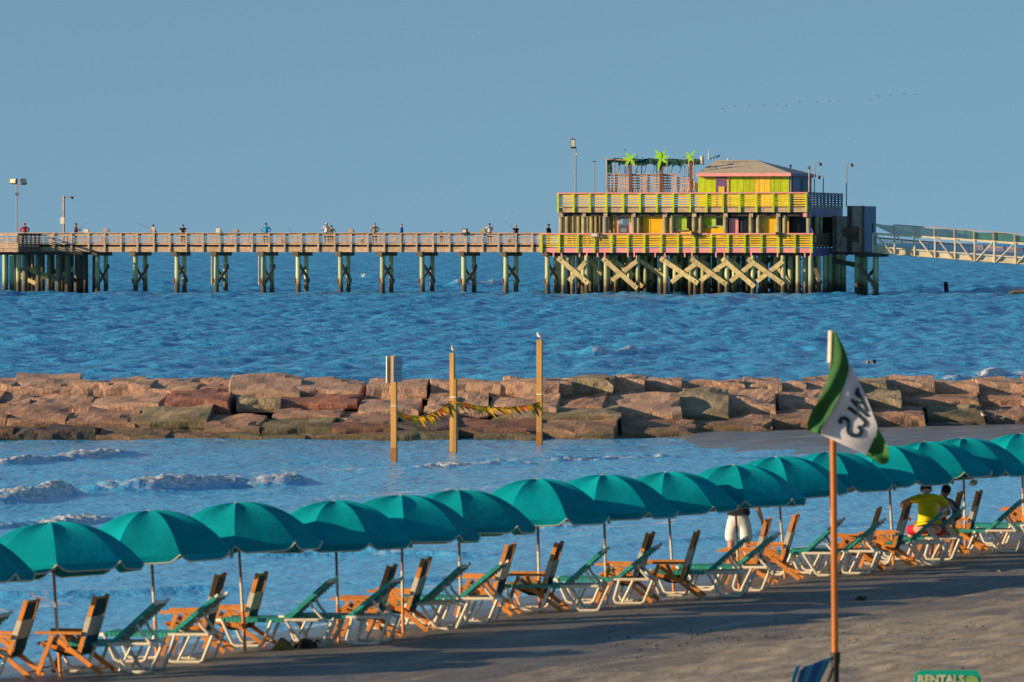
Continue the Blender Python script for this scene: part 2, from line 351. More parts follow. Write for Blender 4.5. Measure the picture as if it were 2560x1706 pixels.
def build_beach():
    # local axes: t along the shore, s inland
    t = np.concatenate([np.arange(-60, 45, 3.0), np.arange(45, 135, 0.12), np.arange(135, 260, 4.0)])
    s = np.concatenate([np.arange(-14, -1, 0.5), np.arange(-1, 22, 0.12), np.arange(22, 120, 2.5)])
    Tg, Sg = np.meshgrid(t, s, indexing='ij')
    tt = SH[:, 0]*0.395+SH[:, 1]*0.918; nn = SH[:, 0]*0.918-SH[:, 1]*0.395
    Ng = Sg+np.interp(Tg, tt, nn)
    Xg = Tg*0.395+Ng*0.918; Yg = Tg*0.918-Ng*0.395
    Z = beach_z(Xg, Yg)
    r2 = np.random.default_rng(3); bumpz = np.zeros_like(Z)
    for _ in range(60):
        lam = r2.uniform(0.35, 2.0); th = r2.uniform(0, 6.28); bumpz += np.sin(2*math.pi/lam*(Xg*math.cos(th)+Yg*math.sin(th))+r2.uniform(0, 6.28))*lam**0.7
    dryk = np.clip((Sg-5.0)/5, 0.06, 1)
    Z = Z+0.0024*bumpz*dryk
    for s0 in (6.4, 7.9, 10.7, 12.2, 15.0):          # ruts of the beach truck
        Z = Z-0.022*np.exp(-((Sg-s0-0.25*np.sin(Tg*0.12))/0.13)**2)*(0.5+0.5*np.sin(Tg*9))**0.3+0.012*np.exp(-((Sg-s0-0.3-0.25*np.sin(Tg*0.12))/0.12)**2)
    for _ in range(420):                               # footprints
        a, b = r2.uniform(50, 105), r2.uniform(4.5, 20); i0 = int((a-45)/0.12)+35; j0 = int((b+1)/0.12)+26
        if 4 < i0 < Z.shape[0]-5 and 4 < j0 < Z.shape[1]-5:
            sl = (slice(i0-3, i0+4), slice(j0-3, j0+4)); Z[sl] -= 0.03*np.exp(-((Tg[sl]-a)**2/0.03+(Sg[sl]-b)**2/0.015))
    wet = np.interp(Sg, [-1, 0.3, 2.0, 8.3, 10.2, 14], [1.3, 1.15, 0.80, 0.62, 0.36, 0.2])
    structure(grid_mesh('beach_sand', Xg, Yg, Z, {'wet': wet}, SAND))
    # bar of grey sand in front of the jetty, on the right
    x = np.arange(1.5, 60, 0.3); y = np.arange(150, 200, 0.3); Xb, Yb = np.meshgrid(x, y, indexing='ij')
    near = np.interp(Xb, [1.5, 4, 5, 7.5, 11.5, 15.3, 20, 60], [172, 168, 162, 157, 150, 141, 137, 120])
    far = np.interp(Xb, [1.5, 5, 9, 60], [174, 178, 183, 190])
    d = np.minimum((Yb-near)*0.016, (far-Yb)*0.1)
    Zb = np.clip(d, -0.6, 0.11)*np.clip((Xb-3.0)/3.0, 0, 1)-0.5*np.clip((5.0-Xb)/3, 0, 1)
    Zb += 0.006*np.sin(Xb*1.1+Yb*0.4)*np.sin(Yb*0.8)
    wb = np.clip(1.14-Zb*2.2, 0.88, 1.3)
    structure(grid_mesh('sand_bar', Xb, Yb, Zb, {'wet': wb}, SAND))
build_beach()
# the sea bed, one sheet far past everything
bed = MB(); bed.add([(-9000, -200, -1.6), (9000, -200, -1.6), (9000, 12000, -1.6), (-9000, 12000, -1.6)], [(0, 1, 2, 3)])
structure(bed.build('sea_bed', mat('silt', (0.12, 0.1, 0.07), 0.9)))

# ================================================================== JETTY OF GRANITE BLOCKS
def rock_mat(name, a, b, moss=0.0):
    m = bpy.data.materials.new(name); m.use_nodes = True; n = m.node_tree.nodes; l = m.node_tree.links
    p = n['Principled BSDF']; p.inputs['Roughness'].default_value = 0.85
    t = n.new('ShaderNodeNewGeometry')
    def noise(s, d, st=(1, 1, 1)):
        mp = n.new('ShaderNodeMapping'); mp.inputs['Scale'].default_value = st; l.new(t.outputs['Position'], mp.inputs[0])
        no = n.new('ShaderNodeTexNoise'); no.inputs['Scale'].default_value = s; no.inputs['Detail'].default_value = d; l.new(mp.outputs[0], no.inputs['Vector']); return no
    n1 = noise(1.2, 6); n2 = noise(13, 5); n3 = noise(28, 3)
    r = n.new('ShaderNodeValToRGB'); r.color_ramp.elements[0].position = 0.32; r.color_ramp.elements[1].position = 0.66
    r.color_ramp.elements[0].color = (*b, 1); r.color_ramp.elements[1].color = (*a, 1); l.new(n1.outputs[0], r.inputs[0])
    sp = n.new('ShaderNodeMapRange'); sp.inputs[1].default_value = 0.35; sp.inputs[2].default_value = 0.68; sp.inputs[3].default_value = 0.78; sp.inputs[4].default_value = 1.2; l.new(n2.outputs[0], sp.inputs[0])
    h = n.new('ShaderNodeHueSaturation'); l.new(r.outputs[0], h.inputs['Color']); l.new(sp.outputs[0], h.inputs['Value'])
    # drier tops gather pale dust, the tide line grows weed
    sz = n.new('ShaderNodeSeparateXYZ'); l.new(t.outputs['Position'], sz.inputs[0])
    ma = n.new('ShaderNodeMath'); ma.operation = 'MULTIPLY_ADD'; ma.inputs[1].default_value = 0.8; l.new(n1.outputs[0], ma.inputs[0]); l.new(sz.outputs['Z'], ma.inputs[2])
    mr = n.new('ShaderNodeMapRange'); mr.inputs[1].default_value = 0.45+moss; mr.inputs[2].default_value = 0.95+moss; mr.inputs[3].default_value = 0.75; mr.inputs[4].default_value = 0.0
    l.new(ma.outputs[0], mr.inputs[0])
    mx = n.new('ShaderNodeMix'); mx.data_type = 'RGBA'; mx.inputs[7].default_value = (0.085, 0.078, 0.035, 1); l.new(mr.outputs[0], mx.inputs[0]); l.new(h.outputs[0], mx.inputs[6])
    l.new(mx.outputs[2], p.inputs['Base Color'])
    b1 = n.new('ShaderNodeBump'); b1.inputs['Strength'].default_value = 0.6; b1.inputs['Distance'].default_value = 0.05; l.new(n2.outputs[0], b1.inputs['Height'])
    b2 = n.new('ShaderNodeBump'); b2.inputs['Strength'].default_value = 0.7; b2.inputs['Distance'].default_value = 0.03; l.new(n3.outputs[0], b2.inputs['Height']); l.new(b1.outputs[0], b2.inputs['Normal'])
    l.new(b2.outputs[0], p.inputs['Normal']); return m
RM = {'t': rock_mat('granite_tan', (0.60, 0.37, 0.24), (0.36, 0.235, 0.17)),
      'r': rock_mat('granite_red', (0.38, 0.16, 0.105), (0.22, 0.10, 0.075)),
      'g': rock_mat('granite_grey_green', (0.42, 0.33, 0.20), (0.25, 0.20, 0.13), 0.3),
      'b': rock_mat('granite_brown', (0.50, 0.28, 0.175), (0.28, 0.17, 0.125)),
      'p': rock_mat('granite_violet', (0.15, 0.10, 0.11), (0.09, 0.065, 0.08))}
STONES = [
 # x0, x1, y back of top, y front of top, y foot, tone   (photo pixels of each block, converted to metres below)
 (-70, 28, 941, 960, 985, 't'), (30, 181, 935, 962, 985, 't'), (186, 273, 948, 957, 985, 't'), (275, 374, 941, 962, 986, 't'), (377, 495, 946, 967, 988, 't'), (500, 569, 946, 969, 986, 'b'),
 (573, 741, 936, 972, 995, 't'), (745, 897, 945, 970, 988, 't'), (925, 1063, 945, 961, 990, 't'), (1080, 1243, 946, 957, 984, 't'), (1262, 1392, 941, 956, 985, 't'), (1394, 1432, 945, 955, 983, 't'),
 (1440, 1535, 938, 946, 983, 'g'), (1546, 1612, 939, 945, 982, 't'), (1621, 1702, 944, 952, 982, 't'), (1704, 1853, 950, 955, 975, 't'), (1868, 1952, 946, 957, 978, 't'), (1954, 2012, 952, 960, 980, 't'), (2018, 2140, 942, 955, 985, 't'),
 (2146, 2216, 943, 955, 985, 'g'), (2220, 2338, 941, 950, 975, 't'), (2341, 2450, 952, 962, 985, 't'), (2453, 2570, 944, 958, 984, 't'), (2574, 2700, 940, 955, 984, 'b'), (2704, 2840, 940, 955, 984, 't'),
 (-90, -5, 968, 1000, 1016, 'b'), (0, 70, 972, 1003, 1014, 't'), (79, 221, 975, 1008, 1018, 't'), (226, 246, 985, 1010, 1020, 'b'), (249, 400, 980, 1008, 1030, 't'), (420, 569, 970, 998, 1030, 'r'), (595, 696, 991, 998, 1024, 'g'),
 (714, 894, 971, 1008, 1020, 'r'), (908, 1043, 986, 1024, 1034, 't'), (1073, 1138, 980, 1022, 1034, 't'), (1142, 1214, 979, 1020, 1032, 't'), (1232, 1392, 984, 1018, 1030, 't'), (1405, 1512, 981, 1012, 1025, 'b'),
 (1517, 1698, 980, 1026, 1046, 't'), (1702, 1822, 968, 1032, 1046, 'g'), (1828, 1938, 970, 1008, 1036, 't'), (1954, 2066, 963, 1006, 1022, 't'), (2072, 2155, 970, 1004, 1030, 'b'), (2162, 2250, 962, 996, 1030, 'g'),
 (2268, 2448, 974, 1002, 1016, 'b'), (2466, 2590, 965, 996, 1014, 'b'), (2594, 2740, 965, 996, 1014, 't'),
 (-100, 8, 1010, 1042, 1062, 'b'), (22, 166, 1012, 1043, 1062, 'b'), (174, 334, 1011, 1050, 1064, 'b'), (346, 516, 1003, 1047, 1064, 'g'), (524, 650, 1030, 1074, 1087, 'b'), (690, 850, 1012, 1036, 1050, 'b'), (663, 826, 1036, 1070, 1087, 'g'),
 (856, 985, 1030, 1052, 1066, 'b'), (838, 975, 1052, 1066, 1092, 'r'), (1000, 1128, 1036, 1062, 1082, 'p'), (1146, 1342, 1046, 1075, 1087, 'r'), (1352, 1534, 1045, 1072, 1096, 'b'), (1240, 1535, 1014, 1036, 1050, 'g'), (1562, 1738, 1048, 1076, 1096, 'b'),
 (1745, 1928, 1038, 1062, 1084, 'b'), (1936, 2066, 1022, 1052, 1082, 'b'), (2072, 2176, 1026, 1050, 1074, 'b'), (2184, 2312, 1014, 1040, 1066, 'b'), (2332, 2462, 1008, 1038, 1060, 'g'), (2470, 2590, 1008, 1036, 1058, 'b'), (2594, 2730, 1006, 1034, 1056, 'b'),
 (-60, 26, 1064, 1072, 1098, 'r'), (32, 118, 1068, 1076, 1098, 'p'), (121, 228, 1064, 1069, 1098, 'p'), (252, 418, 1063, 1086, 1102, 'b'), (422, 556, 1070, 1090, 1102, 'b'), (562, 760, 1080, 1089, 1102, 'g'), (764, 986, 1080, 1087, 1104, 'b'),
 (1000, 1138, 1068, 1082, 1104, 'g'), (1194, 1342, 1078, 1086, 1107, 'g'), (1388, 1522, 1084, 1091, 1108, 'g'), (1530, 1700, 1088, 1094, 1112, 'b'),
]
def jet_off(px): return 9.0*min(1, max(0, (px-1350)/1200))
def stone_mesh(w, d, hf, hb, rs):
    """a quarried block: width, depth, height in front and behind, with chipped, uneven faces"""
    nx, ny, nz = max(4, int(w/0.16)), 9, 5
    bm = bmesh.new(); bmesh.ops.create_cube(bm, size=1.0)
    bmesh.ops.subdivide_edges(bm, edges=[e for e in bm.edges], cuts=7, use_grid_fill=True)
    chip = [Vector((rs.choice((-.5, .5)), rs.uniform(-.5, .5), .5)) for _ in range(2)]
    k = [rs.uniform(-0.06, 0.06) for _ in range(4)]; lean = rs.uniform(-0.05, 0.05)
    ph = [rs.uniform(0, 9) for _ in range(6)]
    for v in bm.verts:
        x, y, z = v.co
        ax, ay, az = abs(x)*2, abs(y)*2, abs(z)*2
        rnd = 1-0.045*max(0, ax*ay-0.7)-0.05*max(0, ax*az-0.75)
        ry = 1-0.08*max(0, ay*az-0.6)
        h = hf+(hb-hf)*(y+.5)
        X = x*w*rnd*(1+k[0]*z+k[1]*y)+lean*z*w*0.5; Y = y*d*ry*(1+k[2]*x); Z = (z+.5)*h
        if z > 0.1: Z -= 0.07*max(0, ax*ay-0.7)+0.05*max(0, ay-0.8)*5*0.5
        n_ = 0.05*math.sin(X*3.1+ph[0])*math.sin(Y*2.3+ph[1])+0.022*math.sin(X*7.7+ph[2]+Y*3)*math.sin(Z*8+ph[3])+0.012*math.sin(X*17+ph[4])*math.sin(Z*15+Y*11+ph[5])
        Y += n_*(1 if y < 0 else .3)*1.3; Z += n_*(1 if z > 0 else 0)
        for c in chip:
            dd = ((x-c.x)**2*w*w+(y-c.y)**2*d*d+(z-c.z)**2)**.5
            if dd < 0.4: Z -= (0.4-dd)*0.35; X *= 1-(0.4-dd)*0.25
        v.co = (X, Y, Z)
    # drill grooves left by the quarry on the front edge
    me = bpy.data.meshes.new('stone'); bm.to_mesh(me); bm.free()
    return me
jetty = thing('rock_jetty', 'low breakwater of pinkish granite blocks lying across the shallow water', 'breakwater', (0, 172, 0))
rs = random.Random(5)
for i, (x0, x1, yb, ym, yf, tone) in enumerate(STONES):
    xm = (x0+x1)/2; off = jet_off(xm)
    D = 168.2+off+max(0, (1100-yf))/45*2.4 - 0.2
    zf = zat(ym, D); z0 = min(zat(yf, D), zf-0.12)-0.12
    dep = 2.9 if yf < 1060 else 2.6
    zb = zat(yb, D+dep)
    w = (x1-x0+8)/F*D*1.05
    me = stone_mesh(w, dep, zf-z0, max(zb-z0, 0.3), rs)
    me.materials.append(RM[tone])
    o = link('stone', me, jetty, (xat(xm, D), D+dep/2-172, z0), (rs.uniform(-.03, .03), rs.uniform(-.035, .035), rs.uniform(-0.09, 0.02)))
# grooves: short drill marks are small dark pegs cut into some faces
core = MB()
for k in range(70):
    px = -120+k*43+rs.uniform(-10, 10); off = jet_off(px)
    for j in range(4):
        D = 169.9+off+j*2.2; r = rs.uniform(0.55, 0.75)
        core.ball((xat(px+rs.uniform(-12, 12), D), D-172+rs.uniform(0, .4), 0.05+j*0.26-0.25), r, 7, 5, (1.2, 1.0, 0.62))
o = core.build('rubble_core', RM['p'], jetty); o['kind'] = 'stuff'
back = MB()
for k in range(60):
    px = -120+k*50; off = jet_off(px); D = 180+off; back.box((xat(px, D), D-172, 0.35+rs.uniform(-.1, .1)), (rs.uniform(.8, 1.1), 2.4, 1.1), Euler((rs.uniform(.15, .3), rs.uniform(-.1, .1), rs.uniform(-.3, .3))).to_matrix())
o = back.build('seaward_rubble', RM['b'], jetty); o['kind'] = 'stuff'

# ================================================================== POSTS IN THE SHALLOWS
post_m = mat('yellow_pine', (0.62, 0.33, 0.09), 0.7, 0.2, 3, 0.3, stretch=(1, 1, 0.2))
post_wet = mat('wet_pine', (0.42, 0.17, 0.035), 0.45, 0.2, 3, 0.2)
cream_m = mat('white_paint', (0.72, 0.66, 0.52), 0.5, 0.08)
metal_m = mat('sign_aluminium', (0.62, 0.60, 0.52), 0.35, 0.06, metal=0.3)
sign_back = mat('sign_print', (0.42, 0.43, 0.52), 0.5, 0.1)
POSTS = [(985, 1155, 890, 16), (1133, 1130, 883, 17), (1349, 1113, 850, 15.5)]
plabel = ['square yellow timber post carrying a double sign panel, nearest the rope\'s left end', 'square yellow timber post in the middle of the pennant rope, with a gull on top', 'tallest square yellow timber post at the right end of the pennant rope']
post_pts = []
for i, (px, py, pt, w) in enumerate(POSTS):
    b = sea(px, py); s = F/b.y; ww = w/s; H = (py-pt)/s
    t = thing('timber_post', plabel[i], 'post', b, math.radians(-14), 'timber posts standing in the shallows'); post_pts.append((b, s, H, ww))
    if i == 1:
        a = MB(); a.box((-ww*.12, 0, H/2), (ww*.62, ww, H)); a.build('board', post_m, t)
        a = MB(); a.box((ww*.36, 0, (1130-948)/s/2), (ww*.34, ww*.94, (1130-948)/s)); a.build('board', post_m, t)
    else:
        a = MB(); a.box((0, 0, H/2), (ww*.86, ww*.86, H)); a.build('shaft', post_m, t)
    a = MB(); a.box((0, 0, -0.3), (ww*.9, ww*.9, 1.3)); a.build('wet_foot', post_wet, t)
    zb = (py-[1015, 993, 986][i])/s
    a = MB(); a.box((0, 0, zb), (ww*.95, ww*.95*1.08, .035)); a.build('band', cream_m, t)
    if i == 0:
        for side, (a0, a1, yy) in enumerate(((-17, -9, -0.0), (0, 18, -0.0))):
            pa = MB(); z0 = (py-(958 if side == 0 else 955))/s; z1 = (py-891)/s
            if side == 0: pa.bar((-17/s, -0.10, (z0+z1)/2), (-6/s, 0.22, (z0+z1)/2), 0.02, z1-z0)
            else: pa.bar((1/s, -0.12, (z0+z1)/2), (19/s, 0.06, (z0+z1)/2), 0.02, z1-z0)
            q = pa.build('sign_panel', metal_m if side == 0 else sign_back, t)
        pr = MB()
        for k, zz in enumerate((0.25, 0.5, 0.75)):
            z = z0+(z1-z0)*zz; pr.bar((2/s, -0.135, z), (18/s, 0.035, z), 0.004, 0.02)
        pr.build('print_line', mat('grey_print', (0.25, 0.26, 0.35), 0.6), t)
# rope of pennants
rope_m = mat('old_rope', (0.34, 0.13, 0.07), 0.9, 0.2)
penn_y = mat('pennant_yellow', (0.90, 0.46, 0.01), 0.6, 0.25, 8)
penn_o = mat('pennant_orange', (0.75, 0.16, 0.015), 0.6, 0.25, 8)
def rope(name, label, P, Q, pq, n):
    t = thing(name, label, 'pennant rope', (0, 0, 0), 0, 'pennant ropes strung between the posts')
    pts = []
    for k in range(25):
        u = k/24; y = P.y+(Q.y-P.y)*u; px = pq[0]+(pq[2]-pq[0])*u
        sag = pq[4]*4*u*(1-u); pyy = pq[1]+(pq[3]-pq[1])*u+sag
        pts.append(Vector((xat(px, y), y, zat(pyy, y))))
    m = MB(); m.tube(pts, 0.012, 5); m.build('rope', rope_m, t)
    r = random.Random(n)
    for k in range(n):
        u = (k+.5)/n; i = min(23, int(u*24)); p = pts[i].lerp(pts[i+1], u*24-i)
        L = r.uniform(.26, .42); a = r.uniform(-1.05, -.55) if r.random() < .8 else r.uniform(-.4, 0)
        d = Vector((math.cos(a), r.uniform(-.2, .2), math.sin(a)))*L; w = Vector((r.uniform(.06, .11), r.uniform(-.05, .05), 0.01))
        f = MB(); mid = p+d*.5+w*.5+Vector((0, r.uniform(-.04, .04), 0))
        vs = [p-w, p+w, p+w*.55+d*.5+Vector((0, .02, 0)), p-w*.45+d*.5-Vector((0, .02, 0)), p+d]
        f.add(vs+[v+Vector((0.002, 0.006, 0)) for v in vs], [(0, 1, 2, 3), (3, 2, 4), (5, 8, 7, 6), (8, 9, 7), (0, 3, 8, 5), (1, 6, 7, 2), (3, 4, 9, 8), (2, 7, 9, 4)])
        f.build('pennant', penn_y if r.random() < .7 else penn_o, t)
rope('pennant_rope', 'sagging rope of yellow pennants between the signpost and the middle post', post_pts[0][0], post_pts[1][0], (993, 1030, 1128, 1002, 24), 26)
rope('pennant_rope', 'rope of orange and yellow pennants between the middle post and the tallest post', post_pts[1][0], post_pts[2][0], (1140, 1004, 1350, 1006, 14), 26)

# birds --------------------------------------------------------------
gull_w = mat('white_plumage', (0.75, 0.73, 0.68), 0.8); gull_g = mat('grey_plumage', (0.16, 0.15, 0.15), 0.8); bird_b = mat('black_plumage', (0.012, 0.012, 0.014), 0.6)
beak_m = mat('beak_orange', (0.5, 0.2, 0.03), 0.5)
def perched(name, label, loc, s=1.0, rz=0, dark=False, group=None, cat='bird'):
    """standing bird facing +x: body, wing, head, tail, legs"""
    t = thing(name, label, cat, loc, rz, group)
    b = MB(); b.tube([(-.17*s, 0, .13*s), (-.10*s, 0, .14*s), (0, 0, .16*s), (.09*s, 0, .19*s), (.12*s, 0, .25*s), (.135*s, 0, .29*s), (.16*s, 0, .29*s)], [.01*s, .04*s, .07*s, .055*s, .036*s, .036*s, .012*s], 8)
    b.build('body', bird_b if dark else gull_w, t)
    w = MB(); w.tube([(-.24*s, 0, .12*s), (-.12*s, 0, .155*s), (.02*s, 0, .19*s), (.07*s, 0, .18*s)], [.008*s, .05*s, .062*s, .02*s], 8); w.build('wing', bird_b if dark else gull_g, t)
    l = MB(); l.bar((0, .02*s, 0), (0, .02*s, .11*s), .01*s, .01*s, (1, 0, 0)); l.bar((0, -.02*s, 0), (0, -.02*s, .11*s), .01*s, .01*s, (1, 0, 0)); l.build('leg', beak_m if not dark else bird_b, t)
    k = MB(); k.tube([(.155*s, 0, .287*s), (.21*s, 0, .277*s)], [.010*s, .003*s], 5); k.build('beak', beak_m if not dark else bird_b, t)
    return t
b, s, H, ww = post_pts[1]; perched('gull', 'small gull perched on top of the middle timber post', b+Vector((0, 0, H)), .62, math.radians(110))
b, s, H, ww = post_pts[2]; perched('gull', 'grey backed gull perched on the tallest timber post', b+Vector((0, 0, H)), .66, math.radians(130))
def flyer(name, label, loc, span, rz, dark, group=None, cat='bird', flap=0.15):
    t = thing(name, label, cat, loc, rz, group); s = span
    b = MB(); b.tube([(0, -.28*s, 0), (0, -.1*s, 0), (0, .08*s, .0), (0, .22*s, .02*s), (0, .32*s, 0)], [.01*s, .05*s, .055*s, .03*s, .008*s], 6); b.build('body', dark, t)
    for q in (-1, 1):
        w = MB(); p = [(0, .08*s, .02*s), (q*.22*s, .10*s, flap*s*.8), (q*.5*s, -.02*s, flap*s*.35), (q*.24*s, -.05*s, flap*s*.7), (0, -.06*s, .02*s)]
        w.add(p+[(x, y, z-.012*s) for x, y, z in p], [(0, 1, 3, 4), (1, 2, 3), (5, 9, 8, 6), (6, 8, 7), (0, 5, 6, 1), (1, 6, 7, 2), (2, 7, 8, 3), (3, 8, 9, 4)]); w.build('wing', dark, t)
    return t
pelican = mat('brown_plumage', (0.27, 0.30, 0.34), 0.9)
FLK = [(355, 245), (460, 222), (575, 212), (705, 220), (805, 210), (890, 218), (1000, 188), (1150, 190), (1250, 180), (1330, 180), (1595, 168), (1645, 135), (1675, 140), (1770, 133), (1880, 118), (1980, 125)]
proto = None
for i, (cx, cy) in enumerate(FLK):
    px = 1700+cx/3.361; py = 200+cy/3.361; D = 1500+i*3
    loc = Vector((xat(px, D), D, zat(py, D)))
    lab = ('brown seabird leading the line at its left end' if i == 0 else 'brown seabird last in the line at its right end' if i == 15 else 'brown seabird %s, %s' % (['', 'second from the left end of the line', 'third from the left end of the line', 'fourth from the left in the line', 'fifth from the left in the line', 'sixth from the left, lowest before the gap', 'left of the wider gap', 'right of the wider middle gap', 'left of a close follower in mid line', 'last before the big gap in the line', 'first after the big gap in the line', 'left one of the touching pair', 'right one of the touching pair', 'fourth from the right end of the line', 'second from the right end of the line'][i], 'high over the pier house'))
    if proto is None: proto = flyer('seabird', lab, loc, 1.5, math.radians(70), pelican, 'seabirds flying in line')
    else: dup(proto, loc, math.radians(70+random.uniform(-25, 25)), lab)
D = 500; flyer('gull', 'lone white gull flying above the gangway side of the pier house', (xat(2122, D), D, zat(347, D)), .35, .3, gull_w, 'gulls in the air')
flyer('gull', 'tiny white gull high in the empty sky', (xat(1184, D), D, zat(93, D)), .3, .9, gull_w, 'gulls in the air')
flyer('gull', 'tiny white gull just above the pier railing beside the pier house', (xat(1288, D), D, zat(523, D)), .3, .4, gull_w, 'gulls in the air')
flyer('gull', 'white gull with raised wings flying low over the water behind the jetty', (xat(908, 560), 560, zat(692, 560)), .75, .8, gull_w, 'gulls in the air', flap=.5)
for i, (px, py) in enumerate(((2458, 1044), (2486, 1047), (2507, 1052))):
    D = 175.5; perched('gull', ['left of the three white gulls on the right end of the jetty', 'middle of the three white gulls on the right end of the jetty', 'right of the three white gulls on the right end of the jetty'][i], (xat(px, D), D, zat(py, D)), .45, [2.5, .5, .2][i], group='gulls resting on the jetty')

# ================================================================== UMBRELLAS
teal = mat('teal_canvas', (0.0, 0.31, 0.36), 0.9, 0.13, 1.8, 0.35, rnd=0.16, spec=0.08, bd=.02)
trim_m = mat('cream_binding', (0.62, 0.60, 0.42), 0.7, 0.08)
p_top = mat('pole_brown', (0.42, 0.16, 0.075), 0.5, 0.15, 8, 0.1, stretch=(1, 1, .2))
p_mid = mat('pole_white', (0.70, 0.60, 0.42), 0.5, 0.12, 8)
p_low = mat('pole_orange', (0.74, 0.26, 0.06), 0.5, 0.15, 8, 0.1, stretch=(1, 1, .2))
R_, HT, RIMZ, FL = 1.12, 1.97, 1.385, 0.095
def crown_pt(t, a, k0=0):
    """canopy surface: t 0..1 from apex to rim, a angle within a panel 0..1"""
    ang = (k0+a)*math.pi/4
    chord = math.cos(math.pi/8)/math.cos((a-.5)*math.pi/4)
    rr = R_*t*(chord*t+(1-t)*1.0 if t < 1 else chord)
    z = RIMZ+(HT-RIMZ)*(1-t**2.4)
    bell = math.sin(a*math.pi)*0.05*math.sin(min(1, t*1.1)*math.pi)
    return Vector((rr*math.cos(ang), rr*math.sin(ang), z-bell))
def make_umbrella():
    t = thing('beach_umbrella', 'x', 'umbrella', (0, 0, 0), 0, 'teal beach umbrellas in a row along the waterline')
    def pole(z0, z1, r): m = MB(); m.tube([(0, 0, z0), (0, 0, z1)], r, 10); return m
    pole(0.90, HT-.01, .0185).build('upper_pole', p_top, t); pole(0.52, 0.90, .0215).build('white_sleeve', p_mid, t); pole(-.25, 0.52, .0235).build('lower_pole', p_low, t)
    f = MB(); f.tube([(0, 0, HT-.03), (0, 0, HT-.005), (0, 0, HT+.006)], [.075, .05, .012], 8); f.build('finial', trim_m, t)
    r = MB()
    for k in range(8):
        r.tube([crown_pt(u, 0, k)+Vector((0, 0, -.012)) for u in (.03, .3, .6, .85, 1)], .006, 4)
        q = crown_pt(.55, 0, k); r.tube([(0, 0, 1.35), q+Vector((0, 0, -.02))], .005, 4)
    r.build('rib_frame', p_mid, t)
    pm = MB(); N, A = 9, 6
    vs = [crown_pt(0.02+0.98*i/N, a/A) for i in range(N+1) for a in range(A+1)]
    fs = [(i*(A+1)+a, (i+1)*(A+1)+a, (i+1)*(A+1)+a+1, i*(A+1)+a+1) for i in range(N) for a in range(A)]
    lo = [v-Vector((v.x*.004, v.y*.004, .006)) for v in vs]
    pm.add(vs+lo, fs+[tuple(len(vs)+j for j in f_[::-1]) for f_ in fs], True)
    pme = pm.mesh('panel', teal)
    fl = MB(); tr = MB(); top = [crown_pt(1, a/12) for a in range(13)]; bot = []
    for i, v in enumerate(top):
        a = i/12; e = min(a, 1-a); drop = FL*min(1, e/0.14)**.8; o = Vector((v.x, v.y, 0)).normalized()
        bot.append(v+Vector((0, 0, -drop))+o*.012*math.sin(a*9))
    n = 13; vs = top+bot; fs = [(i, i+n, i+1+n, i+1) for i in range(n-1)]
    inn = [v*0.996+Vector((0, 0, v.z*.004)) for v in vs]
    fl.add(vs+inn, fs+[tuple(2*n+j for j in f_[::-1]) for f_ in fs], True)
    tr.tube([b_+Vector((b_.x, b_.y, 0)).normalized()*.004 for b_ in bot], .011, 5)
    fme = fl.mesh('valance', teal); tme = tr.mesh('trim', trim_m)
    for k in range(8):
        p = link('panel', pme, t, rot=(0, 0, k*math.pi/4)); v = link('valance', fme, p); link('trim', tme, p)
    return t
UMB = [(-128, 1726, -142, 1440), (150, 1692, 131, 1426), (392, 1652, 379, 1416), (612, 1627, 597, 1380), (847, 1606, 839, 1358), (1008, 1588, 1004, 1353), (1154, 1558, 1147, 1342), (1350, 1532, 1344, 1288),
       (1517, 1512, 1510, 1279), (1686, 1492, 1672, 1273), (1849, 1477, 1839, 1258), (1963, 1446, 1949, 1251), (2086, 1430, 2076, 1222), (2235, 1413, 2224, 1206), (2332, 1392, 2319, 1206), (2415, 1380, 2410, 1188), (2563, 1362, 2557, 1179)]
ULAB = ['teal umbrella cut off by the left edge of the picture, only its right rim showing', 'teal umbrella above the leftmost orange chairs, overlapping the cut-off one',
 'widest teal umbrella with a bright left panel and a dark navy right panel', 'teal umbrella with a bright left half, right of the widest one, beside the sack',
 'teal umbrella with a rounded front panel and scalloped cream hem, right of the brown sack', 'dark teal umbrella tucked behind the round scalloped one',
 'teal umbrella peaking below the middle timber post', 'teal umbrella with its peak below the tallest timber post', 'teal umbrella with wide dark right panel midway along the row',
 'teal umbrella just left of the one over the man in white shorts', 'teal umbrella standing over the man in white shorts', 'teal umbrella between the white-shorts man and the orange flagpole',
 'teal umbrella crossed by the orange flagpole', 'teal umbrella with its left half behind the green and white flag', 'teal umbrella over the crouching person in yellow', 'teal umbrella with the white cap hanging on its pole', 'bright teal umbrella cut off by the right edge of the picture']
SPIN = [0.2, 0.12, 0.39, 0.0, 0.47, 0.05, 0.08, 0.38, 0.62, 0.66, 0.10, 0.12, 0.28, 0.35, 0.55, 0.62, 0.36, 0.5]
SCL = [1, .99, 1.0, 1.01, .98, .985, .97, 1.0, .99, .97, .99, 1.0, 1, 1.01, 1.0, 1.0, 1.0]
umb0 = make_umbrella()
for i, (px, py, tx, ty) in enumerate(UMB):
    p = at(px, py); s = F/p.y
    lean = Vector(((tx-px)/s, 0, (py-ty)/s)); lx = lean.x/lean.z; ly = [0.05, .08, .03, .05, .02, .06, .07, .03, .03, .03, .05, .02, .04, .03, .06, .03, .04][i]
    axis = Vector((lx, ly, 1)).normalized(); q = Vector((0, 0, 1)).rotation_difference(axis) @ Euler((0, 0, SPIN[i])).to_quaternion()
    if i == 0: u = umb0; u.location = p; u.rotation_euler = q.to_euler(); u['label'] = ULAB[0]
    else: u = dup(umb0, p, label=ULAB[i], rot=q.to_euler())
    u.scale = (SCL[i]*random.uniform(.98, 1.03), SCL[i]*random.uniform(.98, 1.03), SCL[i])

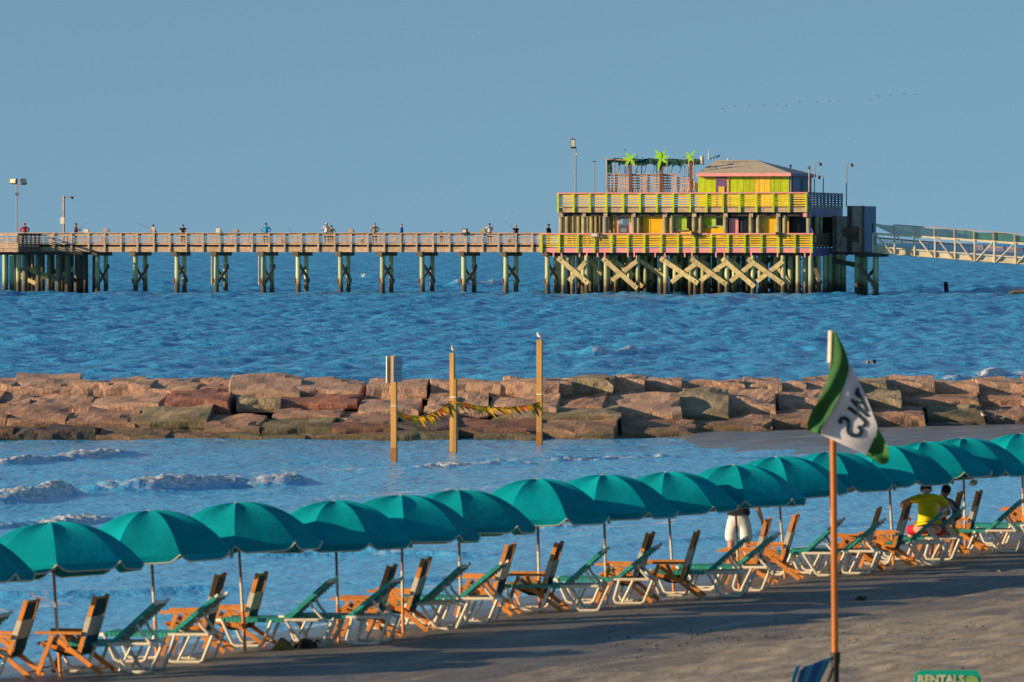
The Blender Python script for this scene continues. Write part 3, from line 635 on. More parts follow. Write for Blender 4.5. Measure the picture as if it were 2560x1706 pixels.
# ================================================================== ORANGE WOODEN CHAIRS
wood_o = mat('orange_wood', (0.74, 0.27, 0.05), 0.5, 0.16, 7, 0.15, stretch=(1, 1, 1))
cloth_g = mat('dark_green_cloth', (0.01, 0.085, 0.10), 0.85, 0.2, 12); cloth_w = mat('cream_cloth', (0.66, 0.60, 0.47), 0.8, 0.1, 12)
RZ = math.radians(-12)
def make_chair():
    t = thing('wooden_beach_chair', 'x', 'chair', (0, 0, 0), 0, 'orange wooden beach chairs under the umbrellas')
    def par(name, a, b, w, h, y, m=wood_o): q = MB(); q.bar((a[0], y, a[1]), (b[0], y, b[1]), w, h, (0, 1, 0)); return q.build(name, m, t)
    for s in (-1, 1):
        y = .24*s
        dr = (Vector((.33, 1.03))-Vector((.11, .29))).normalized()
        P = lambda z: (.11+(z-.29)*.22/.74, z)
        par('back_rail', P(.24), P(1.03), .056, .034, y)
        par('back_sleeve', P(.50), P(.76), .066, .044, y, cloth_w)
        par('rear_leg', (-.20, .49), (.42, .03), .058, .03, y+.033*s)
        par('front_leg', (-.22, .53), (-.43, .0), .056, .03, y+.064*s)
        par('arm_support', (-.10, .53), (-.02, .38), .05, .028, y+.045*s)
        q = MB(); q.box((-.14, y+.05*s, .555), (.62, .07, .036)); q.build('armrest', wood_o, t)
        par('seat_rail', (-.40, .41), (.14, .27), .05, .03, y-.034*s)
    for a, r in (((.328, 1.0), .014), ((-.385, .40), .014), ((.35, .085), .014), ((-.40, .09), .012)):
        q = MB(); q.tube([(a[0], -.26, a[1]), (a[0], .26, a[1])], r, 6); q.build('dowel', wood_o, t)
    def cloth(name, pts, m, w=.215):
        q = MB(); vs = []; n = len(pts)
        for off in (0, .008):
            for (x, z) in pts: vs += [(x+off, -w, z), (x+off, 0, z-.006), (x+off, w, z)]
        fs = []
        for i in range(n-1):
            for j in range(2):
                a = i*3+j; fs += [(a, a+1, a+4, a+3), (n*3+a, n*3+a+3, n*3+a+4, n*3+a+1)]
        for i in range(n-1): fs += [(i*3, i*3+3, n*3+i*3+3, n*3+i*3), (i*3+2, n*3+i*3+2, n*3+i*3+5, i*3+5)]
        q.add(vs, fs, True); return q.build(name, m, t)
    cloth('back_cloth', [(.325, 1.02), (.30, .93), (.285, .84), (.262, .765)], cloth_g)
    cloth('back_cloth', [(.262, .765), (.245, .69), (.22, .60), (.20, .52)], cloth_w)
    cloth('lumbar_cloth', [(.20, .52), (.19, .44), (.17, .36), (.12, .28), (.04, .245)], cloth_g)
    cloth('seat_cloth', [(.04, .245), (-.08, .25), (-.22, .31), (-.39, .405)], cloth_g)
    return t
# photo pixel of the backrest top and of the ground line under it
CH = [(71, 1492, 1693), (250, 1484, 1687), (552, 1431, 1634), (656, 1429, 1618), (974, 1408, 1596), (1059, 1389, 1577), (1272, 1355, 1538), (1394, 1351, 1529), (1620, 1326, 1505), (1740, 1324, 1496), (1922, 1294, 1462), (1986, 1282, 1449), (2193, 1264, 1425), (2268, 1255, 1416), (2403, 1228, 1388), (2449, 1225, 1380), (-95, 1515, 1722), (2610, 1200, 1352)]
CLAB = ['leftmost orange wooden chair with green and cream sling, at the left edge', 'orange wooden chair just right of the first full umbrella pole', 'orange wooden chair half hidden behind a raised teal lounger, left of its twin',
 'orange wooden chair beside the brown sack', 'orange wooden chair hidden behind a teal lounger, right of the dark bag', 'orange wooden chair under the dark tucked-in umbrella', 'orange wooden chair behind the teal lounger below the middle post',
 'orange wooden chair standing clear under the umbrella below the tallest post', 'orange wooden chair behind a teal lounger left of the white-shorts man', 'orange wooden chair standing clear to the left of the white-shorts man',
 'orange wooden chair just right of the white-shorts man', 'orange wooden chair pushed against a pole left of the flagpole', 'orange wooden chair just right of the flagpole', 'orange wooden chair left of the crouching person in yellow',
 'orange wooden chair right behind the crouching people', 'orange wooden chair right of the pole with the white cap', 'orange wooden chair beyond the left edge of the picture', 'orange wooden chair beyond the right edge of the picture']
chair0 = make_chair()
def ground_at(px, py):
    return at(px, py)
for i, (px, pt, pb) in enumerate(CH):
    b = ground_at(px+4, pb+1); rz = RZ+random.uniform(-.07, .07)
    off = Matrix.Rotation(rz, 3, 'Z') @ Vector((.33, 0, 0)); loc = b-off; loc.z = float(beach_z(loc.x, loc.y))+.01
    if i == 0: c = chair0; c.location = loc; c.rotation_euler = (0, 0, rz); c['label'] = CLAB[0]
    else: c = dup(chair0, loc, rz, CLAB[i])
    c.rotation_euler.y = random.uniform(-.03, .03); sc = (pb-pt)/(F/b.y)/1.045; c.scale = (1, 1, min(1.06, max(.94, sc)))

# ================================================================== WHITE LOUNGERS WITH TEAL STRAPS
white_t = mat('white_tube', (0.86, 0.77, 0.60), 0.35, 0.06, 8, 0.05)
strap_m = mat('teal_strap', (0.035, 0.40, 0.33), 0.45, 0.12, 8, 0.05, rnd=.14)
strap_d = mat('teal_strap_back', (0.01, 0.20, 0.18), 0.5, 0.12, 8, 0.05)
def make_lounger(angle, ratchet):
    t = thing('strap_lounger', 'x', 'lounger', (0, 0, 0), 0, 'white loungers with teal straps under the umbrellas')
    zb = .36; hw = .30; ca, sa = math.cos(angle), math.sin(angle); hx = -.42; L = .80   # hinge x, back length
    def B(u, y=0): return Vector((hx+ca*u, y, zb+sa*u))
    m = MB()
    for s in (-1, 1): m.tube([(-1.30, s*hw*.6, zb), (-1.36, s*hw, zb), (-1.0, s*hw, zb), (.10, s*hw, zb+.01)], .0235, 8)
    m.tube([(-1.31, -hw*.9, zb), (-1.31, hw*.9, zb)], .016, 7); m.tube([(hx, -hw, zb), (hx, hw, zb)], .018, 6); m.tube([(.08, -hw, zb+.01), (.08, hw, zb+.01)], .018, 6)
    m.build('bed_frame', white_t, t)
    m = MB()
    for s in (-1, 1): m.tube([B(0, s*hw*.94), B(L-.02, s*hw*.94), B(L+.03, s*hw*.94)], [.02, .02, .025], 7)
    m.tube([B(L-.03, -hw*.94), B(L-.03, hw*.94)], .018, 6)
    bf = m.build('back_frame', white_t, t)
    me = MB(); me.box((0, 0, .018), (.043, hw*2+.02, .006)); me.box((0, hw+.027, .0), (.046, .006, .052)); me.box((0, -hw-.027, .0), (.046, .006, .052)); me.box((0, 0, .026), (.043, hw*2+.05, .006)); sme = me.mesh('strap', strap_m)
    for k in range(15):
        x = -1.27+k*.0565
        if x < hx-.03: link('strap', sme, t, (x, 0, zb))
    me2 = MB(); me2.box((0, 0, .018), (.047, hw*1.9+.02, .006)); me2.box((0, hw*.94+.024, .0), (.050, .006, .05)); me2.box((0, -hw*.94-.024, .0), (.050, .006, .05)); me2.box((0, 0, .025), (.05, hw*1.88+.05, .006))
    me2.box((0, hw*.94-.02, -.026), (.03, .05, .006)); me2.box((0, -hw*.94+.02, -.026), (.03, .05, .006)); sm2 = me2.mesh('strap', strap_m)
    for k in range(14): p = B(.05+k*.0535); link('strap', sm2, t, p, (0, -angle, 0))
    tm = MB(); tm.box((0, 0, -.032), (.016, .02, .03)); tme = tm.mesh('strap_end', strap_m); te = tm.mesh('strap_end', white_t)
    for s in (-1, 1):
        for k in range(0, 14): link('strap_end', tme if k % 3 else te, t, B(.05+k*.0535, s*hw*.80), (0, -angle, 0))
    for s in (-1, 1):
        m = MB(); m.tube([B(.42, s*hw*.8), B(.30, s*hw*.8)+Vector((.14, 0, -.02)), (.08, s*hw*.8, zb+.02), (.16, s*hw*.8, zb-.02)], .02, 7); m.build('ratchet_arm', white_t, t)
    for s in (-1, 1):
        y = s*(hw+.03)
        m = MB(); m.tube([(-.40, y, zb-.01), (-.20, y, .05), (-.16, y, .018), (-.10, y, .016), (.06, y, .016), (.11, y, .03), (.27, y, zb+.02)] if ratchet else [(-.34, y, zb), (-.42, y, .08), (-.40, y, .03), (-.33, y, .016), (-.02, y, .016), (.03, y, .04), (.16, y, zb)], .0225, 8); m.build('rear_leg', white_t, t)
        m = MB(); m.tube([(-.14, y-.012*s, zb-.01), (-.30, y-.012*s, .03)], .018, 6); m.build('strut', white_t, t)
        m = MB(); m.tube([(-1.28, y, zb), (-1.14, y, .05), (-1.09, y, .018), (-.78, y, .016), (-.73, y, .04), (-.60, y, zb)], .0225, 8); m.build('front_leg', white_t, t)
    for x in (-.13, -.95):
        m = MB(); m.tube([(x, -hw-.03, .016), (x, hw+.03, .016)], .013, 6); m.build('cross_bar', white_t, t)
    return t
LN = [(405, 1505, 1682), (548, 1479, 1657), (831, 1450, 1618), (988, 1448, 1611), (1163, 1408, 1574), (1255, 1397, 1561), (1513, 1377, 1528), (1640, 1354, 1510), (1868, 1345, 1492), (1936, 1333, 1478), (2103, 1295, 1440), (2202, 1298, 1435), (2360, 1272, 1412), (2403, 1262, 1400), (2555, 1245, 1380), (4, 1529, 1712), (2640, 1228, 1366)]
LLAB = ['white lounger with raised teal straps right of the first full umbrella pole', 'white lounger whose raised teal back crosses the third orange chair', 'white lounger behind the brown sack and dark bag', 'white lounger just right of the dark bag, legs fully visible',
 'white lounger whose back ends at the pole below the middle post', 'white lounger raised in front of the orange chair below the middle post', 'white lounger under the umbrella below the tallest post', 'white lounger left of the pole beside the lone clear orange chair',
 'white lounger directly in front of the white-shorts man', 'white lounger just right of the white-shorts man', 'white lounger directly behind the orange flagpole', 'white lounger raised just right of the flagpole', 'white lounger in front of the crouching person in yellow',
 'white lounger raised beside the pole with the white cap', 'white lounger at the right edge of the picture', 'white lounger almost cut off by the left edge', 'white lounger beyond the right edge']
l0 = make_lounger(math.radians(42), True); l1 = make_lounger(math.radians(39), False)
for i, (px, pt, pb) in enumerate(LN):
    s0 = (pb-HY)/5.42; Hh = (pb-pt)/s0; rz = RZ+random.uniform(.0, .08)
    base = l0 if i % 2 == 0 else l1
    b = ground_at(px-72*s0/198, pb); off = Matrix.Rotation(rz, 3, 'Z') @ Vector((-.2, 0, 0)); loc = b-off; loc.z = float(beach_z(loc.x, loc.y))
    if i < 2: l = base; l.location = loc; l.rotation_euler = (0, 0, rz); l['label'] = LLAB[i]
    else: l = dup(base, loc, rz, LLAB[i])

# ================================================================== THE PIER: local frame u along the pier, v to seaward, z up
TH = math.radians(14); cT, sT = math.cos(TH), math.sin(TH)
Y0 = 616.0; X0 = (1352-1280)*Y0/F
P0 = Vector((X0, Y0, 0))
def U(px, v=0):
    q = px-1280; return (q*(Y0+v*cT)-F*(X0+v*sT))/(F*cT+q*sT)
def YD(u, v): return Y0-u*sT+v*cT
def Z(py, px, v=0): return zat(py, YD(U(px, v), v))
def wpt(u, v, z): return Vector((X0+u*cT+v*sT, YD(u, v), z))
def pthing(name, label, cat, group=None): return thing(name, label, cat, P0, -TH, group)

grey_wood = mat('weathered_deck_wood', (0.60, 0.42, 0.27), 0.8, 0.22, 2.5, 0.3)
dark_beam = mat('dark_beam_timber', (0.06, 0.05, 0.045), 0.8, 0.2, 2)  # one very dark timber tone for beams, caps and cords
brace_dark = mat('dark_and_shaded_timber', (0.16, 0.125, 0.085), 0.8, 0.25, 2)  # shade of unlit braces and rails put into the tone; also dark driftwood
lime = mat('lime_paint', (0.50, 0.62, 0.01), 0.5, 0.12, 2); yellow = mat('yellow_paint', (0.88, 0.58, 0.05), 0.5, 0.10, 2)
gold = mat('golden_paint', (0.88, 0.50, 0.0), 0.5, 0.10, 2); pink = mat('pink_paint', (0.90, 0.34, 0.32), 0.5, 0.10, 2)
purple = mat('purple_paint', (0.20, 0.11, 0.27), 0.5, 0.15, 2); navy = mat('navy_paint', (0.06, 0.11, 0.26), 0.5, 0.2, 2); black_o = mat('opening_shade_black', (0.008, 0.008, 0.012), 0.4)  # near-black panels carry the shade inside doorways and windows
brace_y = mat('treated_brace_timber', (0.66, 0.52, 0.24), 0.75, 0.2, 2, 0.3); rust = mat('rusty_bolt', (0.25, 0.06, 0.02), 0.7)
lime_l = mat('pale_lime_paint', (0.42, 0.60, 0.03), 0.5, 0.08, 2)
def pile_material(name, up, low):
    m = bpy.data.materials.new(name); m.use_nodes = True; n = m.node_tree.nodes; l = m.node_tree.links; p = n['Principled BSDF']; p.inputs['Roughness'].default_value = 0.8
    t = n.new('ShaderNodeNewGeometry'); sz = n.new('ShaderNodeSeparateXYZ'); l.new(t.outputs['Position'], sz.inputs[0])
    no = n.new('ShaderNodeTexNoise'); no.inputs['Scale'].default_value = 1.3; no.inputs['Detail'].default_value = 6; l.new(t.outputs['Position'], no.inputs['Vector'])
    ma = n.new('ShaderNodeMath'); ma.operation = 'MULTIPLY_ADD'; ma.inputs[1].default_value = 1.6; l.new(no.outputs[0], ma.inputs[0]); l.new(sz.outputs['Z'], ma.inputs[2])
    r = n.new('ShaderNodeValToRGB'); e = r.color_ramp.elements; e[0].position = 0.30; e[0].color = (*low, 1); e[1].position = 0.62; e[1].color = (*up, 1)
    q = e.new(0.40); q.color = (0.13, 0.095, 0.05, 1)
    mr = n.new('ShaderNodeMapRange'); mr.inputs[1].default_value = 0.0; mr.inputs[2].default_value = 4.2; l.new(ma.outputs[0], mr.inputs[0]); l.new(mr.outputs[0], r.inputs[0])
    oi = n.new('ShaderNodeObjectInfo'); h = n.new('ShaderNodeHueSaturation'); m2 = n.new('ShaderNodeMapRange'); m2.inputs[3].default_value = .75; m2.inputs[4].default_value = 1.2
    l.new(oi.outputs['Random'], m2.inputs[0]); l.new(m2.outputs[0], h.inputs['Value']); l.new(r.outputs[0], h.inputs['Color']); l.new(h.outputs[0], p.inputs['Base Color']); return m
pile_g = pile_material('greenish_treated_pile', (0.50, 0.53, 0.27), (0.07, 0.06, 0.04))
col_g = mat('greenish_column', (0.36, 0.33, 0.18), 0.8, 0.2, 1.5)
def one(name, m, parent, fn): q = MB(); fn(q); return q.build(name, m, parent)
ZW = -1.2
pile_d = pile_material('shade_toned_pile', (0.17, 0.17, 0.11), (0.05, 0.04, 0.03))  # head piles coloured darker in place of the shade over them
_pm = {}
def pile(parent, u, v, ztop, r=.25, m=pile_g, name='pile'):
    k = (round(ztop, 1), r, m.name)
    if k not in _pm:
        q = MB(); q.tube([(0, 0, ZW), (0, 0, ztop*.5), (0, 0, ztop)], [r*1.08, r, r*.95], 10); _pm[k] = q.mesh(name, m)
    return link(name, _pm[k], parent, (u, v, 0), (random.uniform(-.006, .006), random.uniform(-.008, .008), random.uniform(0, 6)))
def span(parent, name, m, u0, u1, v, z, th, h, cache={}):
    """a board running along u, sharing its mesh with equal boards"""
    k = (name, m.name, round(u1-u0, 1), th, h)
    if k not in cache:
        q = MB(); q.box((0, 0, 0), (u1-u0, th, h)); cache[k] = q.mesh(name, m)
    return link(name, cache[k], parent, ((u0+u1)/2, v, z), (0, random.uniform(-.0022, .0022), 0))

pier = pthing('fishing_pier', 'long weathered wooden fishing pier on paired green piles running out of the left edge', 'pier')
ZT, ZR, ZF0, ZF1, ZCAP = Z(583.3, 900), Z(590, 900), Z(630.5, 900), Z(617.5, 900), Z(640, 900)
POSTX = [-96, -54, -14, 20, 54, 97, 135, 179, 222, 262, 303, 344, 385, 425, 466, 508, 550, 590, 631, 673, 712, 754, 796, 837, 878, 920, 961, 1002, 1042, 1083, 1124, 1165, 1207, 1247, 1290, 1331, 1350]
PW = 3.9
deckz = Z(608, 900)
u0, u1 = U(-96), U(1350)
one('deck', grey_wood, pier, lambda q: q.box(((u0+u1)/2, PW/2+.2, deckz-.10), (u1-u0, PW, .14)))
for v in (.9, 2.1, 3.3): one('stringer', dark_beam, pier, lambda q: q.box(((u0+u1)/2, v, deckz-.45), (u1-u0, .22, .5)))
for side, v in enumerate((0, PW+.4)):
    for i, px in enumerate(POSTX):
        u = U(POSTX[i]) ; span(pier, 'post', grey_wood, u-.09, u+.09, v, (ZT+ZF0)/2-.02, .16, ZT-ZF0)
        if i+1 < len(POSTX):
            ub = U(POSTX[i+1]); rr = 0.0
            span(pier, 'fascia', grey_wood, u+.02, ub-.02, v+.13, (ZF0+ZF1)/2, .08, ZF1-ZF0)
            span(pier, 'top_board', grey_wood, u+.02, ub-.02, v+.12, Z(587, 900), .05, .26)
            if side == 0 or px > 1e9:
                for k, py in enumerate((595.5, 600.7, 606, 611.5)): span(pier, 'slat', grey_wood, u+.02, ub-.02, v+.12, Z(py, 900), .045, .10)
            else:
                one('back_slats', grey_wood, pier, lambda q: [q.box(((u+ub)/2, v+.12, Z(py, 900)), (ub-u-.04, .045, .10)) for py in (596, 601, 606.5, 612)])
    span(pier, 'cap_rail', grey_wood, u0, u1, v+.04, ZT+.02, .34, .06)
BENT = [(244, 265), (339, 363), (443, 461), (541, 564), (659, 680), (746, 766), (852, 871), (956, 978), (1056, 1080), (1160, 1185), (1265, 1290), (1369, 1390)]
for i, (a, b) in enumerate(BENT):
    ua = U(a, .6); vb = 3.6
    pile(pier, ua, .6, ZCAP+.1, .26); ub = U(b, vb); pile(pier, ub, vb, ZCAP+.1, .24)
    one('pile_cap', brace_dark, pier, lambda q: q.bar((ua-.15, -.1, ZCAP+.22), (ub+.15, 4.4, ZCAP+.22), .62, .46))
    flip = i in (1, 3, 4, 9, 0)
    one('brace', brace_dark, pier, lambda q: q.bar((ua+.25, .5, 1.2 if flip else 2.9), (ub+.3, 3.7, 2.9 if flip else 1.3), .1, .36))
    one('brace', brace_dark, pier, lambda q: q.bar((ua+.05, .4, 2.9 if flip else 1.5), (ub-.1, 3.6, 1.25 if flip else 2.8), .1, .30))
    if i in (4, 3): one('ladder_pipe', brace_y, pier, lambda q: q.tube([(ua-.35, .1, .9), (ua-.35, .1, ZCAP)], .08, 6))
    one('bumper', rust, pier, lambda q: q.box((ua-.28, .5, 1.35), (.14, .3, .5)))
# the wider head at the left edge: more piles, cross braces, a rail that turns towards the shore
for px in (10, 31, 58, 89, 118, 141, 166):
    for v in (.6, 4.5, 8.5): pile(pier, U(px)+random.uniform(-.1, .1)+v*.04, v, ZCAP+.15, .30 if px in (31, 58, 141, 166) else .22, pile_d)
for k, (a, za, b, zb) in enumerate(((0, 2.1, 58, 1.0), (58, 1.2, 118, 2.5), (0, 1.4, 58, 2.6), (89, 2.5, 166, 1.2), (118, 1.2, 178, 2.6), (31, 2.7, 89, 1.6), (60, 2.4, 150, 1.5))):
    one('head_brace', brace_y if k % 2 == 0 else brace_dark, pier, lambda q: q.bar((U(a), 4.1 if k < 4 else 1.0, za), (U(b), 4.1 if k < 4 else 1.0, zb), .12, .42))
one('head_cap', dark_beam, pier, lambda q: q.box(((U(-60)+U(208))/2, .4, ZCAP+.25), (U(208)-U(-60), 1.0, .36)))
one('head_cap', dark_beam, pier, lambda q: q.box(((U(-60)+U(208))/2, 6.0, ZCAP+.25), (U(208)-U(-60), 4.0, .3)))
# side wing towards the shore; its side rail's shade is in the timber tone
wu = U(46, -7)
one('wing_deck', grey_wood, pier, lambda q: q.box((wu-5, -3.6, deckz-.3), (10, 7.0, .5)))
for k in range(6):
    v = -7+k*1.35
    one('post', brace_dark, pier, lambda q: q.box((wu, v, (ZT+ZF0)/2), (.16, .16, ZT-ZF0)))
    if k < 5:
        for py in (587, 595.5, 600.7, 606, 611.5): one('slat', brace_dark, pier, lambda q: q.box((wu, v+.67, Z(py, 900)), (.05, 1.3, .11 if py > 590 else .26)))
one('wing_fascia', brace_dark, pier, lambda q: q.box((wu, -3.5, (ZF0+ZF1)/2), (.1, 7.0, ZF1-ZF0)))
for k in range(5):
    ub = wu-k*1.6
    for py in (587, 595.5, 600.7, 606, 611.5): one('slat', grey_wood, pier, lambda q: q.box((ub-.8, -7, Z(py, 900)), (1.55, .05, .11 if py > 590 else .26)))
    one('fascia', grey_wood, pier, lambda q: q.box((ub-.8, -7, (ZF0+ZF1)/2), (1.55, .08, ZF1-ZF0)))
for (px, v) in ((12, -6.6), (30, -6.2), (46, -3.0)): pile(pier, U(px, v), v, ZCAP+.1, .24)

# ------------------------------------------------------------------ pier house
H_ = pthing('pier_house', 'two storey yellow, lime and pink pier restaurant standing on a forest of piles', 'building')
LP = [1355, 1399, 1446, 1487, 1530, 1571, 1612, 1654, 1696, 1737, 1779, 1821, 1863, 1905, 1947, 1988, 2030]
UP = [1396, 1435, 1476, 1517, 1559, 1601, 1643, 1684, 1726, 1767, 1808, 1850, 1892, 1934, 1973, 2016]
def zc(py): return Z(py, 1700)
def storey(posts, ytop, y_s, yfas0, yfas1, fasc, capm, depth):
    uu = [U(p) for p in posts]
    for i, u in enumerate(uu):
        span(H_, 'post', lime, u-.10, u+.10, -.10, (zc(ytop+2)+zc(yfas1+.5))/2, .2, zc(ytop+2)-zc(yfas1+.5))
        if i+1 < len(uu):
            for k, y in enumerate(y_s): span(H_, 'slat', yellow, u+.02, uu[i+1]-.02, .03, zc(y), .05, .135 if k else .19)
            span(H_, 'fascia', fasc, u+.02, uu[i+1]-.02, .06, (zc(yfas0)+zc(yfas1))/2, .1, zc(yfas0)-zc(yfas1))
    one('cap_rail', capm, H_, lambda q: q.box(((uu[0]+uu[-1])/2, -.02, zc(ytop+1)), (uu[-1]-uu[0]+.3, .36, .13)))
    return uu
ul = storey(LP, 584, (588.6, 594.2, 599.8, 605.6, 611.4, 616.4), 620.5, 632, pink, pink, 20)
uu_ = storey(UP, 482, (486.8, 491.6, 496.8, 502.6, 508.6, 514.6), 519.5, 531, grey_wood, pink, 20)
DEP = 19.0
ule, uue = ul[-1]+.1, uu_[-1]+.1
one('lower_deck', grey_wood, H_, lambda q: q.box(((ul[0]+ule)/2, DEP/2+.3, zc(612)-.1), (ule-ul[0]-.1, DEP, .2)))
for v in np.arange(.9, DEP, 1.9): one('joist', dark_beam, H_, lambda q: q.box(((ul[0]+ule)/2, v, (zc(622)+zc(640))/2), (ule-ul[0]-.4, .3, zc(622)-zc(640))))
one('upper_deck', grey_wood, H_, lambda q: q.box(((uu_[0]+uue)/2, DEP/2+.3, zc(517)-.1), (uue-uu_[0]-.1, DEP, .2)))
one('ceiling_beam', dark_beam, H_, lambda q: q.box(((uu_[0]+uue)/2, .75, zc(536)), (uue-uu_[0]-.3, .5, zc(531)-zc(541.5))))
for v in (3.5, 6.5, 10, 14, 18): one('ceiling_beam', dark_beam, H_, lambda q: q.box(((uu_[0]+uue)/2, v, zc(534.5)), (uue-uu_[0]-.3, .4, zc(529)-zc(540))))
for px in (1363, 1384, 1404, 1449, 1467, 1494, 1512, 1570, 1586, 1638, 1662, 1712, 1730, 1790, 1811, 1878, 1944, 2012, 2027):
    one('hanger', pink, H_, lambda q: q.box((U(px), -.02, zc(637.5)), (.14, .1, zc(631)-zc(643))))
# piles: rows going back under the deck
r = random.Random(4)
FP = [1367, 1404, 1436, 1465, 1496, 1515, 1552, 1588, 1625, 1663, 1700, 1736, 1775, 1812, 1846, 1880, 1917, 1953, 1990, 2026]
for j, v in enumerate((.7, 3.4, 6.2, 9.0, 12.0, 15.2, 18.4)):
    for i, px in enumerate(FP):
        if j == 0 and i in (2, 4, 6, 8, 10, 12, 14, 16): continue
        if j > 2 and r.random() < .22: continue
        pile(H_, U(px)+r.uniform(-.12, .12)+(0 if j == 0 else .25), v, zc(639), r.choice((.22, .25, .27)))
BR = [(1393, 645, 1470, 709, .0), (1505, 646, 1592, 722, 0), (1650, 646, 1744, 709, 0), (1726, 647, 1816, 712, 0), (1804, 647, 1885, 717, 0), (1868, 647, 1958, 711, 0)]
for a, ya, b, yb, v in BR:
    o = one('front_brace', brace_y, H_, lambda q: q.bar((U(a), .20, zc(ya)), (U(b), .20, zc(yb)), .48, .12, (0, 1, 0)))
    for fx, fz in ((U(a+7), zc(ya+6)), (U(b-7), zc(yb-6))): q = MB(); q.tube([(fx, .14, fz), (fx, .10, fz)], .07, 7); q.build('bolt', rust, o)
for a, ya, b, yb in ((1420, 703, 1462, 655), (1528, 702, 1590, 653), (1676, 706, 1742, 656), (1748, 703, 1816, 655), (1824, 704, 1882, 656), (1890, 704, 1956, 653)):
    one('counter_brace', brace_y, H_, lambda q: q.bar((U(a), .38, zc(ya)), (U(b), .38, zc(yb)), .46, .12, (0, 1, 0)))
for a, ya, b, yb, v in ((1475, 650, 1506, 688, 3.0), (1530, 648, 1585, 690, 3.1), (1598, 650, 1662, 695, 3.0), (1675, 650, 1702, 672, 3.1), (1748, 648, 1772, 665, 3.1), (1590, 705, 1607, 718, 3.1), (1825, 650, 1850, 670, 3.1), (1890, 650, 1915, 670, 3.1), (1935, 655, 1975, 712, 3.1), (2030, 650, 2052, 710, 3.1)):
    one('inner_brace', brace_y if a < 1940 else brace_dark, H_, lambda q: q.bar((U(a, v), v, zc(ya)), (U(b, v), v, zc(yb)), .12, .42))
for k in range(7):
    px = 1500+k*75; one('inner_brace', brace_dark, H_, lambda q: q.bar((U(px, 8.5), 8.5, zc(645)), (U(px+52, 8.5), 8.5, zc(722)), .12, .42))
    one('inner_brace', brace_dark, H_, lambda q: q.bar((U(px+50, 5.6), 5.6, zc(645)), (U(px, 5.6), 5.6, zc(715)), .12, .42))
# columns between the storeys
zt_, zb_ = zc(539), zc(611)
for px, v, cap in ((1403, .6, 1), (1460, .6, 1), (1514, .6, 1), (1584, .6, 1), (1663, .6, 1), (1736, .6, 1), (1814, .6, 1), (1878, .6, 1), (1946, .6, 1), (2022, .6, 1),
                   (1419, 3.2, 0), (1433, 3.4, 0), (1448, 3.3, 0), (1480, 3.2, 0), (1527, 3.1, 0), (1597, .7, 0), (1680, .7, 0), (1752, .7, 0), (1896, .7, 0), (1962, .7, 0), (2040, 3.4, 0), (1491, 6.5, 0), (1540, 6.2, 0),
                   (1410, 9, 0), (1440, 9, 0), (1470, 9, 0), (1425, 13, 0), (1460, 13, 0), (1500, 13, 0), (2050, 7, 0), (2035, 11, 0)):
    u = U(px, v); q = MB(); q.tube([(u, v, zb_), (u, v, zt_)], .26, 10); c = q.build('column', col_g, H_)
    if cap: q = MB(); q.box((u+.05, v-.30, zc(537)), (.42, .1, .46)); q.build('column_cap', grey_wood, c)
# ground floor rooms: boards, windows, doors (v = distance behind the rail)
def panel(name, m, a, b, ya, yb, v, th=.12, parent=None):
    if 4.2 <= v < 9 and ya > 530 and a < 2060: v = .95+(v-4.4)*.3
    ua, ub = U(a, v), U(b, v); za, zb2 = Z(ya, (a+b)/2, v), Z(yb, (a+b)/2, v)
    return one(name, m, parent or H_, lambda q: q.box(((ua+ub)/2, v, (za+zb2)/2), (ub-ua, th, za-zb2)))
def room(a, b, v0, v1, m, ya=538, yb=611):
    """a boxed room: front wall and the left return wall that catches the low sun"""
    p = panel('room_wall', m, a, b, ya, yb, v0)
    v0 = .95+(v0-4.4)*.3; v1 = v0+1.6; ua = U(a, v0); one('side_wall', m, H_, lambda q: q.box((ua-.061+.0, (v0+v1)/2+.06, (zc(ya)+zc(yb))/2), (.12, v1-v0, zc(ya)-zc(yb))))
    return p
room(1538, 1576, 4.6, 6.6, gold)
mural = panel('mural_board', mat('mural_blue', (0.10, 0.20, 0.34), 0.5, 0.2), 1545, 1573, 543.5, 583.5, 4.45, .05)
panel('mural_sky', mat('mural_pale_sky', (0.30, 0.50, 0.62), 0.5, .2), 1546, 1557, 549, 560, 4.40, .03, mural)
panel('mural_rock', mat('mural_grey', (0.10, 0.09, 0.14), 0.5, .3), 1547, 1572, 564, 583, 4.40, .03, mural)
panel('mural_figure', mat('mural_grey_green', (0.25, 0.31, 0.29), 0.5, .3), 1551, 1566, 570, 581, 4.36, .03, mural)
panel('frame', pink, 1543, 1546, 543, 584, 4.40, .04); panel('frame', pink, 1573, 1579, 558, 584, 4.3, .1)
room(1591, 1598, 6.8, 9, gold); r1 = room(1607, 1658, 4.8, 9, gold)
panel('rounded_corner', gold, 1607, 1626, 540, 584, 4.66, .1)
w = panel('window', mat('dull_glass', (0.10, 0.08, 0.09), 0.2, .2), 1633, 1648, 552, 573, 4.70, .05)
room(1671, 1677, 6.8, 9, gold); room(1685, 1722, 4.6, 8, lime_l)
panel('booth_front', mat('pale_booth_lime', (0.48, 0.60, 0.12), .5), 1686, 1702, 541, 576, 4.45, .1); panel('counter', mat('counter_grey', (.2, .2, .2), .5), 1685, 1716, 575, 578, 4.3, .4); panel('booth_base', yellow, 1685, 1728, 578, 611, 4.42, .1)
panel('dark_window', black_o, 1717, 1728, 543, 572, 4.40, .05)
room(1742, 1747, 6.0, 8, gold); room(1756, 1812, 4.8, 9, lime_l); panel('booth_front', lime, 1757, 1775, 542, 566, 4.70, .1); panel('counter', mat('counter_grey', (.2, .2, .2), .5), 1757, 1788, 566, 569, 4.55, .4)
panel('booth_base', gold, 1757, 1810, 570, 611, 4.66, .1)
